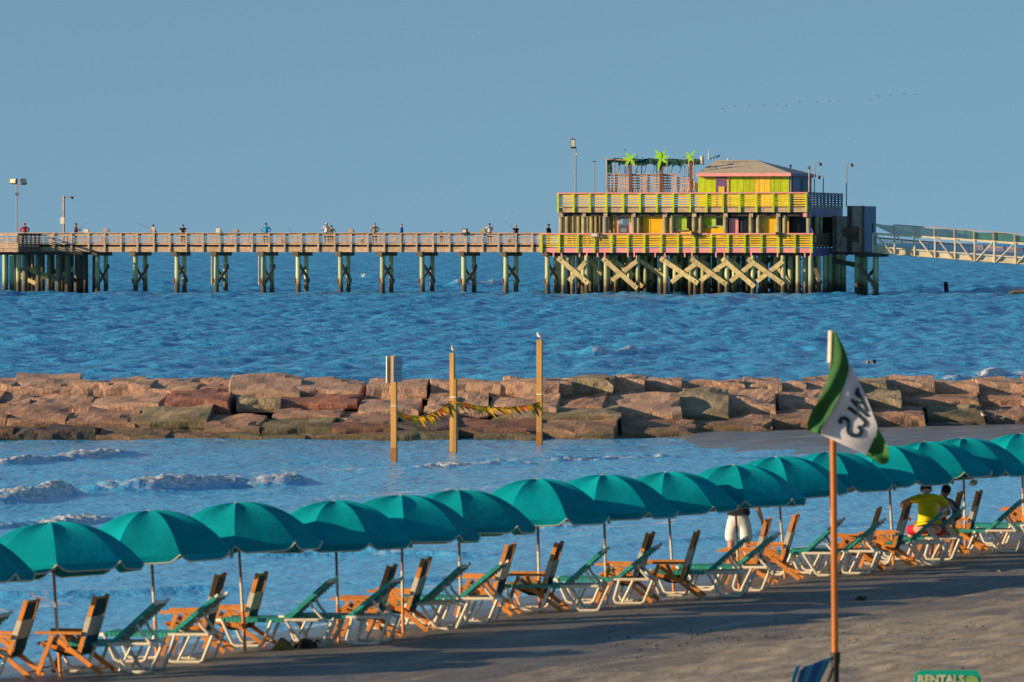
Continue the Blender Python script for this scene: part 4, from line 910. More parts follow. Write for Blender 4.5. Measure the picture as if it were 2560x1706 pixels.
wf = panel('window_frame', mat('pale_frame', (.5, .52, .3), .5), 1787, 1810, 544, 566, 4.60, .06); panel('window_pane', black_o, 1790, 1808, 545.5, 564, 4.55, .04, wf)
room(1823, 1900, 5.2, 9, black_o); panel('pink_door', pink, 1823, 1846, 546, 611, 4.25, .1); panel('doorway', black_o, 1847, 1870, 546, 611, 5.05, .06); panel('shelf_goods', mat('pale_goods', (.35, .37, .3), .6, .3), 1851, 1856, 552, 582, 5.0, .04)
room(1884, 1892, 6.8, 9, gold); room(1902, 1944, 4.8, 9, gold); panel('yellow_corner', yellow, 1902, 1922, 540, 611, 4.65, .1); panel('lime_strip', lime, 1937, 1944, 558, 584, 4.68, .06)
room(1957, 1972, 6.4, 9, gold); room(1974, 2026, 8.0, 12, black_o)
one('back_wall', mat('dim_plywood', (0.06, 0.055, 0.05), .8), H_, lambda q: q.box(((ul[3]+ule)/2, 13.5, (zt_+zb_)/2), (ule-ul[3]-.6, .15, zt_-zb_)))
# right hand side of both decks
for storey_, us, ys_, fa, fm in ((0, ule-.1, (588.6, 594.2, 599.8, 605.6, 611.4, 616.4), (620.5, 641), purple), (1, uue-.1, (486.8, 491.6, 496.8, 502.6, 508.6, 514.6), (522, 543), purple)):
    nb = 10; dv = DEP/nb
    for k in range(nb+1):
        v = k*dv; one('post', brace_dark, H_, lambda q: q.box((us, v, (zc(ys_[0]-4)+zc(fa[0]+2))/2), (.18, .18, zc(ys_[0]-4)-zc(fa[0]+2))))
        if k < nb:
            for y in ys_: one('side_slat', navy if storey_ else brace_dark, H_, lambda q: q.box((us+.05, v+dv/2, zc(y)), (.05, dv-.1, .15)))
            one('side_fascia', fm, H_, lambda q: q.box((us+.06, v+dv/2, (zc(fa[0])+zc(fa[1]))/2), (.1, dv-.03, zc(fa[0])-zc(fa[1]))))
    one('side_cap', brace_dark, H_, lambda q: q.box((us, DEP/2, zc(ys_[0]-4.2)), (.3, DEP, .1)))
panel('pink_corner', pink, 2008, 2019, 533, 543, .2, .3)
# stair tower behind the right side
tower_m = mat('grey_brown_boards', (0.52, 0.38, 0.29), 0.8, .2, 2); lit_board = mat('sun_toned_tan_boards', (0.75, 0.46, 0.24), .8, .2, 2)  # tan brightened to stand for sun falling on the inner wall
TV = 9.0
def tpanel(m, a, b, ya, yb, v, name='tower_board', th=.12): return panel(name, m, a, b, ya, yb, v, th)
x = 2082
while x < 2160:
    for ya, yb in ((515 if x > 2112 else 541, 631),):
        if 2104 < x < 2117: tpanel(tower_m, x, x+5.6, ya, 570, TV); tpanel(tower_m, x, x+5.6, 593, yb, TV)
        elif 2128 < x < 2147: tpanel(tower_m, x, x+5.6, ya, 566, TV); tpanel(tower_m, x, x+5.6, 606, yb, TV)
        else: tpanel(tower_m, x, x+5.6, ya, yb, TV)
    x += 6.0
for px in (2086, 2118, 2124, 2156): tpanel(brace_dark, px, px+5, 515 if px > 2100 else 540, 632, TV-.16, 'tower_post', .18)
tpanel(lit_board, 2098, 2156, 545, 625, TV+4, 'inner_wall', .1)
for k in range(9):
    v = TV+k*.72; one('blue_board', navy if k % 3 else mat('blue_paint', (.05, .13, .33), .5, .2), H_, lambda q: q.box((U(2160, TV), v+.36, (zc(515)+zc(631))/2), (.1, .68, zc(515)-zc(631))))
one('tower_floor', dark_beam, H_, lambda q: q.box(((U(2082, TV)+U(2160, TV))/2, TV+3, zc(634)), (U(2160, TV)-U(2082, TV), 6, .3)))
for px in (2074, 2096, 2108): pile(H_, U(px, TV), TV, zc(636), .3, pile_g)
one('tower_brace', brace_dark, H_, lambda q: q.bar((U(2084, TV), TV-.3, zc(652)), (U(2165, TV), TV-.3, zc(668)), .12, .5))
# landing with its own bents at the foot of the gangway
LV = 6.0
for px, v in ((2143, LV), (2163, LV+2), (2190, LV), (2152, LV+4), (2188, LV+4)): pile(H_, U(px, v), v, zc(637), .27)
one('landing_cap', dark_beam, H_, lambda q: q.box(((U(2140, LV)+U(2203, LV))/2, LV+1.8, zc(638)), (U(2203, LV)-U(2138, LV), 4.6, .38)))
one('landing_brace', brace_dark, H_, lambda q: q.bar((U(2148, LV), LV-.35, zc(660)), (U(2196, LV), LV-.35, zc(728)), .12, .42))
one('landing_brace', brace_dark, H_, lambda q: q.bar((U(2186, LV), LV+2, zc(664)), (U(2163, LV), LV+2, zc(690)), .12, .32))
# roof terrace enclosure
EV = 4.5; ter = mat('pinkish_deck_wood', (0.62, 0.40, 0.25), .8, .2, 2)
EX = [1517, 1536, 1577, 1617, 1657, 1691, 1727]
for i, px in enumerate(EX):
    panel('terrace_post', ter, px-1.6, px+1.6, 436 if px < 1700 else 445, 484, EV-.1, .16)
    if i+1 < len(EX):
        for k, y in enumerate((439, 446, 452.5, 459, 465.5, 471.5)):
            if i == 5 and k == 0: continue
            panel('terrace_slat', ter, px+1, EX[i+1]-1, y-1.9, y+1.7, EV, .05)
        for j in range(6): q = px+4+j*(EX[i+1]-px)/6.2; panel('picket', ter, q, q+2.6, 474, 484, EV, .05)
panel('terrace_cap', ter, 1515, 1702, 435.3, 437, EV-.05, .3)
ua, ub = U(1727, EV), U(1770, EV)
for k, (dz0, dz1) in enumerate(((447, 484), (453, 490), (459, 496), (465, 502))): one('stair_rail', ter, H_, lambda q: q.bar((ua, EV-.05, zc(dz0)), (ub, EV-.05, zc(dz1)), .06, .17))
# pergola with green shade net
net = mat('green_shade_net', (0.015, 0.085, 0.065), .9, .3, 3)
for px, y0, v in ((1517, 395, 4.6), (1536, 399, 7), (1549, 399, 9), (1563, 400, 7), (1592, 400, 8), (1604, 400, 9), (1642, 400, 9), (1668, 397, 5), (1711, 396, 5), (1722, 398, 8), (1734, 397, 5)):
    u = U(px, v); one('pergola_pole', ter if px not in (1604, 1642) else dark_beam, H_, lambda q: q.tube([(u, v, zc(517)), (u, v, Z(y0, px, v))], .065, 6))
def net_strip(v, x0, x1, y0, y1, n, sd):
    rr = random.Random(sd); q = MB(); vs = []
    for i in range(n+1):
        t = i/n; px = x0+(x1-x0)*t; s_ = 2.0*math.sin(t*n*.9)+rr.uniform(-1, 1); low = rr.uniform(-2.5, 5)
        for k in range(4): vs.append((U(px, v), v+rr.uniform(-.1, .1), Z(y0+s_*.5+(y1-y0+low)*k/3, px, v)))
    q.add(vs, [(i*4+k, i*4+k+1, i*4+5+k, i*4+4+k) for i in range(n) for k in range(3)]); q.add([(a, b_+.02, c) for a, b_, c in vs], [(i*4+k, i*4+4+k, i*4+5+k, i*4+k+1) for i in range(n) for k in range(3)])
    return q.build('shade_net', net, H_)
net_strip(4.7, 1517, 1640, 397, 408, 22, 1); net_strip(8.5, 1545, 1760, 398, 411, 30, 2); net_strip(6.5, 1655, 1712, 402, 414, 10, 3); net_strip(6.0, 1518, 1530, 400, 432, 3, 5)
for k in range(9):
    px = 1524+k*22; one('net_cord', dark_beam, H_, lambda q: q.tube([(U(px, 7), 7, Z(406, px, 7)), (U(px+3, 7), 7.05, Z(420, px, 7)), (U(px-2, 7), 7, Z(433, px, 7))], .035, 4))
one('pergola_beam', ter, H_, lambda q: q.tube([(U(1517, 4.6), 4.6, zc(396)), (U(1575, 4.6), 4.6, zc(400)), (U(1600, 5), 5, zc(402)), (U(1640, 5), 5, zc(396))], .07, 6))
# cabin on the roof
CV0, CV1 = 4.0, 15.5
ca_, cb_ = U(1748, CV0), U(1973, CV0)
BND = [(1748, 1763, lime), (1763, 1780, lime), (1780, 1790, lime), (1790, 1817, purple), (1817, 1827, lime), (1827, 1843, lime), (1843, 1859, lime), (1859, 1875, lime), (1875, 1886, lime), (1886, 1899, yellow), (1899, 1912, yellow), (1912, 1926, yellow), (1926, 1936, lime), (1936, 1952, lime), (1952, 1973, lime)]
for a, b, m in BND: panel('wall_board', m, a+.4, b-.4, 439, 518, CV0, .1)
panel('batten', mat('grey_batten', (.2, .2, .14), .7), 1748, 1973, 440, 518, CV0+.09, .06)
panel('door_frame', mat('peach_paint', (.75, .4, .16), .5), 1818, 1822.5, 446, 518, CV0-.09, .06); panel('door_frame', mat('peach_paint', (.75, .4, .16), .5), 1760, 1817.5, 446, 449, CV0-.09, .06)
panel('hatch', yellow, 1796, 1811, 467, 518, CV0-.10, .06)
one('side_wall', navy, H_, lambda q: q.box((cb_+.0, (CV0+CV1)/2+.1, (zc(438)+zc(518))/2), (.12, CV1-CV0-.2, zc(438)-zc(518))))
one('side_panel', purple, H_, lambda q: q.box((cb_+.09, CV0+2.8, (zc(442)+zc(518))/2), (.06, 2.6, zc(442)-zc(518))))
one('side_panel', mat('dark_green_paint', (.02, .06, .04), .5), H_, lambda q: q.box((cb_+.09, CV0+7.2, (zc(446)+zc(518))/2), (.06, 2.2, zc(446)-zc(518))))
one('side_post', mat('pale_post', (.3, .3, .34), .5), H_, lambda q: q.box((cb_+.1, CV0+.1, (zc(442)+zc(518))/2), (.18, .2, zc(442)-zc(518))))
one('back_wall', navy, H_, lambda q: q.box(((ca_+cb_)/2, CV1, (zc(438)+zc(518))/2), (cb_-ca_, .12, zc(438)-zc(518))))
one('side_wall', lime, H_, lambda q: q.box((ca_-.07, (CV0+CV1)/2, (zc(438)+zc(518))/2), (.12, CV1-CV0-.2, zc(438)-zc(518))))
eu0, eu1 = U(1742, CV0-.5), U(1978, CV0-.5); ev0, ev1 = CV0-.6, CV1+.7; ze = zc(433.5); vm = (ev0+ev1)/2; zr = Z(400.5, 1840, vm)
ru0, ru1 = U(1812, vm)-.9, U(1885, vm)+.2
shingle = mat('grey_shingle', (0.52, 0.46, 0.36), .9, .16, 3, .4, bd=.03)
def roof_(q):
    A, B_, C_, D_ = (eu0, ev0, ze), (eu1, ev0, ze), (eu1, ev1, ze), (eu0, ev1, ze); r0, r1_ = (ru0, vm, zr), (ru1, vm, zr)
    q.add([A, B_, C_, D_, r0, r1_], [(0, 1, 5, 4), (1, 2, 5), (2, 3, 4, 5), (3, 0, 4), (0, 3, 2, 1)])
rf = one('roof', shingle, H_, roof_)
# courses of shingles as shallow strips
for k in range(1, 9):
    t = k/9; y_ = ev0+(vm-ev0)*t; z_ = ze+(zr-ze)*t+.02
    q = MB(); q.bar((eu0+(ru0-eu0)*t+.1, y_, z_), (eu1+(ru1-eu1)*t-.1, y_, z_), .09, .03); q.build('shingle_course', shingle, rf)
one('eave_board', pink, H_, lambda q: q.box(((eu0+eu1)/2, ev0-.05, ze-.13), (eu1-eu0, .08, .32)))
one('eave_board', purple, H_, lambda q: q.box((eu1+.05, (ev0+ev1)/2, ze-.13), (.08, ev1-ev0, .3)))
one('soffit', grey_wood, H_, lambda q: q.box(((eu0+eu1)/2, vm, ze-.3), (eu1-eu0-.2, ev1-ev0-.2, .05)))
one('roof_tank', cream_m, H_, lambda q: q.tube([(U(1755, 6), 6, zc(409)), (U(1755, 6), 6, zc(388.5))], [.19, .19], 8))
one('antenna', mat('antenna_white', (.6, .62, .6), .4), H_, lambda q: q.tube([(U(1772, 7), 7, zc(396)), (U(1772.5, 7), 7, zc(384)), (U(1773, 7), 7, zc(366))], [.11, .07, .02], 6))
one('roof_vent', gull_w, H_, lambda q: q.tube([(U(1821, vm), vm, zc(401)), (U(1821, vm), vm, zc(394))], [.12, .16], 6))
one('roof_vent', navy, H_, lambda q: q.tube([(U(1976, vm), vm, zc(420)), (U(1976, vm), vm, zc(410))], [.06, .18], 6))
# cut out palm trees
neon = mat('neon_green_leaf', (0.30, 0.66, 0.02), .5, .06, rnd=.03); trunk = mat('palm_trunk_brown', (0.20, 0.075, 0.035), .7, .2)
def palm(label, px, py, v, R, ang, ybase, wtr):
    t = pthing('palm_cutout', label, 'palm sign', 'flat palm trees on the roof terrace'); u = U(px, v); z = Z(py, px, v)
    one('trunk', trunk, t, lambda q: q.prism([(u+.15+wtr, Z(ybase, px, v)), (u-.1-wtr*.2, Z(ybase, px, v)), (u-.12, z), (u+.16, z)][::-1], v-.05, v+.05))
    for k, (a, L) in enumerate(ang):
        a = math.radians(a); d = Vector((math.cos(a), math.sin(a))); n_ = Vector((-d.y, d.x)); L *= R
        pts = [Vector((0, 0))-n_*.1*R, d*L*.45-n_*.17*R, d*L*.8-n_*.10*R, d*L, d*L*.8+n_*.10*R, d*L*.45+n_*.17*R, Vector((0, 0))+n_*.1*R]
        one('frond', neon, t, lambda q: q.prism([(u+p.x, z+p.y) for p in pts], v-.10-.014*k, v-.06-.014*k))
    return t
palm('left of the three neon green cutout palms on the terrace', 1575, 398, 4.1, .85, [(120, 1), (45, 1), (175, .95), (235, 1.1), (-50, 1.15), (20, .5)], 484, .1)
palm('middle and fullest neon green cutout palm on the terrace', 1652, 395, 4.1, .98, [(125, 1.1), (58, .95), (10, 1), (-40, .9), (258, 1.45), (165, .7), (95, .6)], 484, .15)
palm('right neon green cutout palm, smallest, beside the grey roof', 1727, 394, 4.1, .75, [(60, 1.2), (130, 1.0), (175, .85), (250, .7), (-60, .6), (95, .3)], 484, 0)
def pbird(label, px, py, v, s=.75, name='black_bird'):
    w = wpt(U(px, v), v, Z(py, px, v)); perched(name, label, w, s, random.uniform(0, 6), True, 'black birds perched on the pier house', 'bird')
pbird('black bird on the left neon palm', 1563, 379, 4.1); pbird('black bird on the net just right of the left neon palm', 1592, 394, 5); pbird('black bird on the net midway between the left and middle palms', 1607, 398, 5)
pbird('black bird on the pole left of the right neon palm', 1711, 396, 5); pbird('leftmost black bird of the cluster left of the first palm', 1536, 399, 4.7)
for k, px in enumerate((1777, 1784, 1791, 1797)): pbird(['lowest', 'second', 'third', 'topmost'][k]+' of the black birds lined up on the roof slope by the antenna', px, 402-k*2.6, 8.0, 1.0)

# ================================================================== GANGWAY down to the shore
cream_st = mat('cream_steel', (0.72, 0.62, 0.42), 0.55, 0.12, 2); picket_m = mat('pinkish_pickets', (0.55, 0.33, 0.26), .8, .2)
net_l = bpy.data.materials.new('pale_green_mesh'); net_l.use_nodes = True
_n = net_l.node_tree.nodes; _l = net_l.node_tree.links; _p = _n['Principled BSDF']; _p.inputs['Base Color'].default_value = (0.05, 0.18, 0.14, 1); _p.inputs['Roughness'].default_value = .9; _p.inputs['Alpha'].default_value = 0.72
G = pthing('gangway_bridge', 'cream steel truss gangway sloping down from the pier house to the right', 'footbridge')
GV = 6.0
def gline(px, pts):
    xs = [p[0] for p in pts]; ysx = [p[1] for p in pts]; return float(np.interp(px, xs, ysx))
TOP = [(2170, 582), (2185, 583.5), (2560, 609), (2720, 619)]; BOT = [(2170, 631), (2440, 654.5), (2720, 672)]; DK = [(2170, 616), (2440, 638), (2560, 646), (2720, 656)]; RAIL = [(2170, 556), (2236, 562), (2560, 588), (2720, 598)]
def gp(px, py, v): return (U(px, v), v, Z(py, px, v))
VX = [2183, 2236, 2286, 2337, 2387, 2436, 2485, 2538, 2590, 2642, 2694]
for v in (GV, GV+3.2):
    one('top_chord', cream_st, G, lambda q: [q.bar(gp(a, gline(a, TOP)+1, v), gp(b, gline(b, TOP)+1, v), .16, .22) for a, b in zip(VX[:-1], VX[1:])])
    for a, b in zip(VX[:-1], VX[1:]):
        one('girder_plate', cream_st, G, lambda q: q.bar(gp(a, (gline(a, BOT)+gline(a, DK)+2)/2, v+.06), gp(b, (gline(b, BOT)+gline(b, DK)+2)/2, v+.06), .08, .60))
    one('deck_edge', cream_st, G, lambda q: q.bar(gp(VX[0], gline(VX[0], DK), v-.06), gp(VX[-1], gline(VX[-1], DK), v-.06), .16, .12))
    one('bottom_flange', cream_st, G, lambda q: q.bar(gp(VX[0], gline(VX[0], BOT), v-.02), gp(VX[-1], gline(VX[-1], BOT), v-.02), .2, .1))
    for i, px in enumerate(VX):
        one('vertical', cream_st, G, lambda q: q.bar(gp(px, gline(px, TOP), v-.1), gp(px, gline(px, BOT), v-.1), .2, .16, (1, 0, 0)))
        if i and v == GV or v > GV: one('fence_post', ter if v == GV else dark_beam, G, lambda q: q.bar(gp(px-2, gline(px, RAIL), v+.12), gp(px-2, gline(px, TOP)+4, v+.12), .10 if v > GV else .14, .1, (1, 0, 0)))
        if i+1 < len(VX) and v == GV:
            a, b = (px, VX[i+1]) if i < 5 else (VX[i+1], px)
            one('diagonal', cream_st, G, lambda q: q.bar(gp(a+5 if i < 5 else a-4, gline(a, TOP)+2, v-.14), gp(b-5 if i < 5 else b+4, gline(b, BOT)-2, v-.14), .12, .17, (0, 1, 0)))
one('fence_rail', ter, G, lambda q: q.bar(gp(VX[1], gline(VX[1], RAIL), GV+.12), gp(VX[-1], gline(VX[-1], RAIL), GV+.12), .07, .08))
one('walkway', grey_wood, G, lambda q: q.bar(gp(VX[0], gline(VX[0], DK)-1, GV+1.6), gp(VX[-1], gline(VX[-1], DK)-1, GV+1.6), 3.0, .1))
# balustrade of pinkish pickets, one object for each bay
for a, b in zip(VX[:-1], VX[1:]):
    def pk(q, v=GV+2.9):
        n = 15
        for k in range(n):
            px = a+(b-a)*(k+.2)/n; q.bar(gp(px, gline(px, DK)-22, v), gp(px, gline(px, DK)-2, v), .09, .05, (1, 0, 0))
        q.bar(gp(a, gline(a, DK)-23, v), gp(b, gline(b, DK)-23, v), .1, .14)
    one('balustrade', picket_m, G, pk)
def gnet(q, v, x0, x1, n, sd):
    rr = random.Random(sd); vs = []
    for i in range(n+1):
        px = x0+(x1-x0)*i/n; t0 = gline(px, RAIL)+1+2.2*math.sin(i*.7)+rr.uniform(-.6, .6); t1 = gline(px, TOP)+rr.uniform(-2, 2)
        if px < 2260: t1 = t0+3+(px-2180)*.35
        for k in range(4): vs.append((U(px, v)+0, v+rr.uniform(-.04, .04), Z(t0+(t1-t0)*k/3, px, v)))
    q.add(vs, [(i*4+k, i*4+k+1, i*4+5+k, i*4+4+k) for i in range(n) for k in range(3)])
one('mesh_screen', net_l, G, lambda q: gnet(q, GV+3.4, 2190, 2700, 40, 2))
one('mesh_screen', net_l, G, lambda q: gnet(q, GV+.3, 2420, 2700, 24, 5))

# ================================================================== LAMPS
galv = mat('pinkish_galvanised', (0.38, 0.27, 0.25), .5, .1, metal=.2); dark_lamp = mat('dark_lamp_housing', (0.035, 0.03, 0.028), .4); lens_m = mat('lamp_glass', (0.72, 0.66, 0.45), .2, .05)
def mast(label, px, y0, y1, v, r=.07, m=galv):
    u = U(px, v); t = thing('lamp_post', label, 'lamp post', wpt(u, v, Z(y1, px, v)), -TH, 'lamp posts on the pier'); h = Z(y0, px, v)-Z(y1, px, v)
    one('pole', m, t, lambda q: q.tube([(0, 0, 0), (0, 0, h)], r, 8)); return t, h
def flood(t, x, z, rx, rz, w=.8, hh=.55):
    R3 = Euler((rx, 0, rz)).to_matrix(); h = one('floodlight', dark_lamp, t, lambda q: (q.box((x, 0, z), (w, .3, hh), R3), q.box((x, .22*math.cos(rz), z), (w*.5, .2, hh*.5), R3)))
    c = R3 @ Vector((0, -.16, 0)); one('lens', lens_m, h, lambda q: q.box((x+c.x, c.y, z+c.z), (w*.8, .03, hh*.75), R3))
t, h = mast('double floodlight mast at the far left end of the pier', 42, 462, 608, 1.5)
flood(t, -.35, h+.35, -.25, -.25); flood(t, .75, h+.3, -.3, 1.0, .6, .6); one('crossarm', galv, t, lambda q: q.bar((-.3, 0, h), (.8, 0, h), .08, .08)); flood(t, .05, h-1.0, -.2, .5, .3, .25)
t, h = mast('wooden lamp post with a small white sign near the left end of the pier', 160, 490, 608, 1.2, .11, ter)
one('arm', galv, t, lambda q: q.tube([(0, 0, h-.25), (.25, 0, h-.1), (.75, 0, h-.15)], .045, 6)); one('lamp_head', dark_lamp, t, lambda q: q.tube([(.7, 0, h-.12), (.95, 0, h-.2), (1.0, 0, h-.32)], [.06, .14, .10], 8))
one('sign_board', cream_m, t, lambda q: q.box((-.12, -.16, Z(552, 160, 1.2)-Z(608, 160, 1.2)), (.44, .05, .68)))
t, h = mast('tall floodlight mast on the left part of the upper deck', 1439, 368, 517, 2.5, .08)
flood(t, -.28, h+.35, -.2, .2, .45, .95); one('ball_lamp', gull_w, t, lambda q: q.ball((.16, -.05, h-.75), .11)); one('tip', galv, t, lambda q: q.tube([(-.3, 0, h+.8), (-.4, 0, h+1.1)], .05, 5))
t, h = mast('thin bare mast on the upper deck between the floodlight and the terrace', 1486, 405, 517, 6, .05); one('cap', dark_lamp, t, lambda q: q.box((0, 0, h+.03), (.4, .2, .07)))
def crook(label, px, y0, v, armx, r=.055, lx=.7):
    t, h = mast(label, px, y0+4, 517, v, r)
    one('arm', galv, t, lambda q: q.tube([(0, 0, h), (armx*.15, 0, h+.14), (armx*.55, 0, h+.17), (armx, 0, h+.12)], .04, 6)); k = one('lamp_head', dark_lamp, t, lambda q: q.tube([(armx-.1, 0, h+.2), (armx, 0, h+.05), (armx+.02, 0, h-.12)], [.06, .16, .13], 8))
    one('lens', lens_m, k, lambda q: q.tube([(armx+.02, 0, h-.12), (armx+.02, 0, h-.2)], [.12, .05], 8))
crook('lamp post just right of the cabin roof with a bright lamp head', 2036, 408, 6, .62); crook('lowest of the crook lamps right of the cabin', 2058, 440, 12, -.42); crook('rightmost crook lamp post on the upper deck corner', 2116, 410, 17, .58)
t = pthing('potted_palm', 'thin fake palm mast beside the cabin corner', 'palm'); one('trunk', ter, t, lambda q: q.tube([(U(2022, 1), 1, zc(528)), (U(2023, 1), 1, zc(425))], .08, 6))
one('crown', mat('dull_leaf', (.05, .12, .04), .8), t, lambda q: [q.bar((U(2023, 1), 1, zc(426)), (U(2023, 1)+math.cos(a)*.22, 1+.1*math.sin(a*3), zc(426)+math.sin(a)*.42), .07, .03) for a in (.6, 1.1, 1.5, 1.9, 2.5, -1.2, -1.9)])
# lamps and boxes clamped on the rails
def railbox(label, px, py, v, w, hgt, m, lens=True, name='rail_floodlight', cat='lamp'):
    t = thing(name, label, cat, wpt(U(px, v), v, Z(py, px, v)), -TH, 'fittings on the pier railing')
    b_ = one('housing', m, t, lambda q: (q.box((0, 0, 0), (w, .35, hgt)), q.box((0, 0, -hgt/2-.1), (.1, .1, .25)), q.box((w*.62, .02, -hgt*.35), (w*.5, .2, hgt*.3))))
    if lens: one('lens', lens_m, b_, lambda q: q.box((-.03*w, -.19, .0), (w*.7, .04, hgt*.65)))
railbox('white cluster light on the rail left of the blue shirt', 547, 577, -.1, .5, .5, cream_m); railbox('plain grey box on the rail just left of the blue shirt', 590, 577, -.1, .5, .3, grey_wood, False, 'rail_box', 'box'); railbox('grey box on the rail between the lamp post and the beige angler', 265, 576, .4, .5, .3, grey_wood, False, 'rail_box', 'box')
railbox('pale bait board on the rail beside the maroon shirt', 216, 578, .2, .55, .35, cream_m, False, 'rail_box', 'box'); railbox('grey box on the rail right of the white capped angler', 877, 577, .2, .5, .35, grey_wood, False, 'rail_box', 'box'); railbox('black floodlight with bright lens on the rail in mid pier', 1162, 578, -.1, .58, .5, dark_lamp)
railbox('floodlight clamped on the yellow rail below the mural', 1487, 588, -.3, .9, .42, galv); railbox('dark floodlight on the yellow rail at the middle of the pier house', 1737, 584, -.3, .55, .42, dark_lamp, False); railbox('small dark floodlight on the yellow rail right of the pink door', 1947, 584, -.3, .6, .28, dark_lamp, False)
railbox('pale cooler leaning at the railing left of the white shirt', 1208, 577, .6, .5, .45, mat('pale_green_plastic', (.40, .42, .25), .6), False, 'cooler', 'cooler')
t = thing('bucket', 'orange red bucket standing on the pier deck below the tan angler', 'bucket', wpt(U(906, .8), .8, deckz-.03), -TH, 'buckets on the pier deck'); red_m = mat('red_plastic', (.7, .09, .04), .5); one('body', red_m, t, lambda q: q.tube([(0, 0, 0), (0, 0, .42)], [.17, .21], 10)); one('handle', dark_lamp, t, lambda q: q.tube([(-.2, 0, .4), (0, 0, .58), (.2, 0, .4)], .012, 4))
for lab, px in (('orange red bucket near the green hat angler', 1274), ('orange red bucket between the blue shirt and the white cap', 708)): dup(t, wpt(U(px, .8), .8, deckz-.03), -TH, lab)

# ================================================================== PEOPLE
def skin_obj(name, joints, edges, m, parent, root=0, sub=2):
    me = bpy.data.meshes.new(name); me.from_pydata([j[0] for j in joints], edges, []); me.materials.append(m); o = link(name, me, parent)
    md = o.modifiers.new('skin', 'SKIN'); md.use_smooth_shade = True; md.branch_smoothing = .6
    for i, j in enumerate(joints):
        sv = me.skin_vertices[0].data[i]; r_ = j[1]; sv.radius = r_ if isinstance(r_, tuple) else (r_, r_); sv.use_root = (i == root)
    ss = o.modifiers.new('sub', 'SUBSURF'); ss.levels = sub; ss.render_levels = sub
    return o
SKIN = {'fair': mat('fair_skin', (0.62, 0.31, 0.20), .6, .08, 12), 'tan': mat('tanned_skin', (0.42, 0.20, 0.12), .6, .08, 12)}
HAIR = mat('dark_hair', (0.012, 0.010, 0.010), .7, .2, 30); GREYH = mat('grey_hair', (.25, .23, .21), .8)
def fab(n, c): return mat(n+'_fabric', c, .85, .12, 10)
def person(label, loc, rz, P, shirt, pants, skin='tan', hair=HAIR, hat=None, sc=1.0, sleeve=.55, long_pants=True, hands=False, group=None, sub=1, shoes=True, bulk=1.0):
    """P: joint positions (x right, y forward, z up) of a posed figure; body one skinned surface, clothes over it"""
    t = thing('person', label, 'person', loc, rz, group); t.scale = (sc*bulk, sc*bulk, sc)
    V = {k: Vector(v) for k, v in P.items()}
    order = ['pelvis', 'belly', 'chest', 'neck', 'headb', 'headt']; rad = {'pelvis': (.14, .11), 'belly': (.125, .10), 'chest': (.15, .11), 'neck': .052, 'headb': (.072, .085), 'headt': (.075, .09)}
    V['upper'] = V['chest'].lerp(V['neck'], .48); rad['upper'] = (.125, .09); order.insert(3, 'upper')
    J = [(V[k], rad[k]) for k in order]; E = [(i, i+1) for i in range(6)]
    def limb(root, names, rr):
        last = root
        for nme, r_ in zip(names, rr): J.append((V[nme], r_)); E.append((last, len(J)-1)); last = len(J)-1
        return last
    for s in ('L', 'R'):
        limb(3, ['sh'+s, 'el'+s, 'wr'+s], [.058, .044, .030]); h = len(J)-1
        wr = V['wr'+s]; d = (V['wr'+s]-V['el'+s]).normalized(); pl = V.get('palm'+s, wr+d*.07)
        J.append((pl, (.034, .017))); E.append((h, len(J)-1)); pi = len(J)-1
        if hands:
            side = Vector((1 if s == 'R' else -1, 0, 0)); ax = d.cross(side).normalized(); w = ax
            for k in range(4):
                b_ = pl+d*.03+w*(.030-.02*k); L_ = (.068, .078, .072, .056)[k]; c_ = -side
                J.append((b_, .009)); E.append((pi, len(J)-1)); J.append((b_+d*L_*.5+c_*.008, .0085)); E.append((len(J)-2, len(J)-1)); J.append((b_+d*L_*.9+c_*.028, .007)); E.append((len(J)-2, len(J)-1))
            J.append((pl+w*.045-d*.005+c_*.015, .010)); E.append((pi, len(J)-1)); J.append((pl+w*.058+d*.035+c_*.03, .008)); E.append((len(J)-2, len(J)-1))
        limb(0, ['hip'+s, 'kn'+s, 'an'+s, 'toe'+s], [.088, .058, .04, .036])
    b = skin_obj('body', J, E, SKIN[skin], t, 0, max(sub, 1))
    # face
    hd = V['headt']-V['headb']; fw = V.get('face', Vector((0, 1, 0))).normalized(); hc = V['headb'].lerp(V['headt'], .45)
    rt = fw.cross(hd.normalized()).normalized()
    f = MB(); f.tube([hc+fw*.078-hd*.02, hc+fw*.103-hd*.25], [.010, .016], 6); f.ball(hc+rt*.078-fw*.005, .022, 6, 4, (.5, 1, 1.3)); f.ball(hc-rt*.078-fw*.005, .022, 6, 4, (.5, 1, 1.3)); f.build('nose_and_ears', SKIN[skin], b)
    e = MB(); e.ball(hc+fw*.083+rt*.03+hd*.05, .011, 6, 4); e.ball(hc+fw*.083-rt*.03+hd*.05, .011, 6, 4); e.bar(hc+fw*.084+rt*.024-hd*.5, hc+fw*.084-rt*.024-hd*.5, .006, .006); e.build('eyes_and_mouth', HAIR, b)
    hm = MB(); top = V['headt']; hm.ball(top-fw*.018-hd*.12, .098, 10, 7, (.92, 1.02, .88)); hm.build('hair', hair, b)
    # clothes
    S = [(V['pelvis']*.55+V['belly']*.45, (.165, .13)), (V['belly'], (.165, .135)), (V['chest'], (.19, .145)), (V['upper'], (.165, .125)), (V['chest'].lerp(V['neck'], .86), (.085, .075))]; SE = [(0, 1), (1, 2), (2, 3), (3, 4)]
    for s in ('L', 'R'):
        S.append((V['sh'+s], .088)); SE.append((3, len(S)-1)); S.append((V['sh'+s].lerp(V['el'+s], sleeve), .072)); SE.append((len(S)-2, len(S)-1))
        if sleeve > .95: S.append((V['el'+s].lerp(V['wr'+s], .9), .05)); SE.append((len(S)-2, len(S)-1))
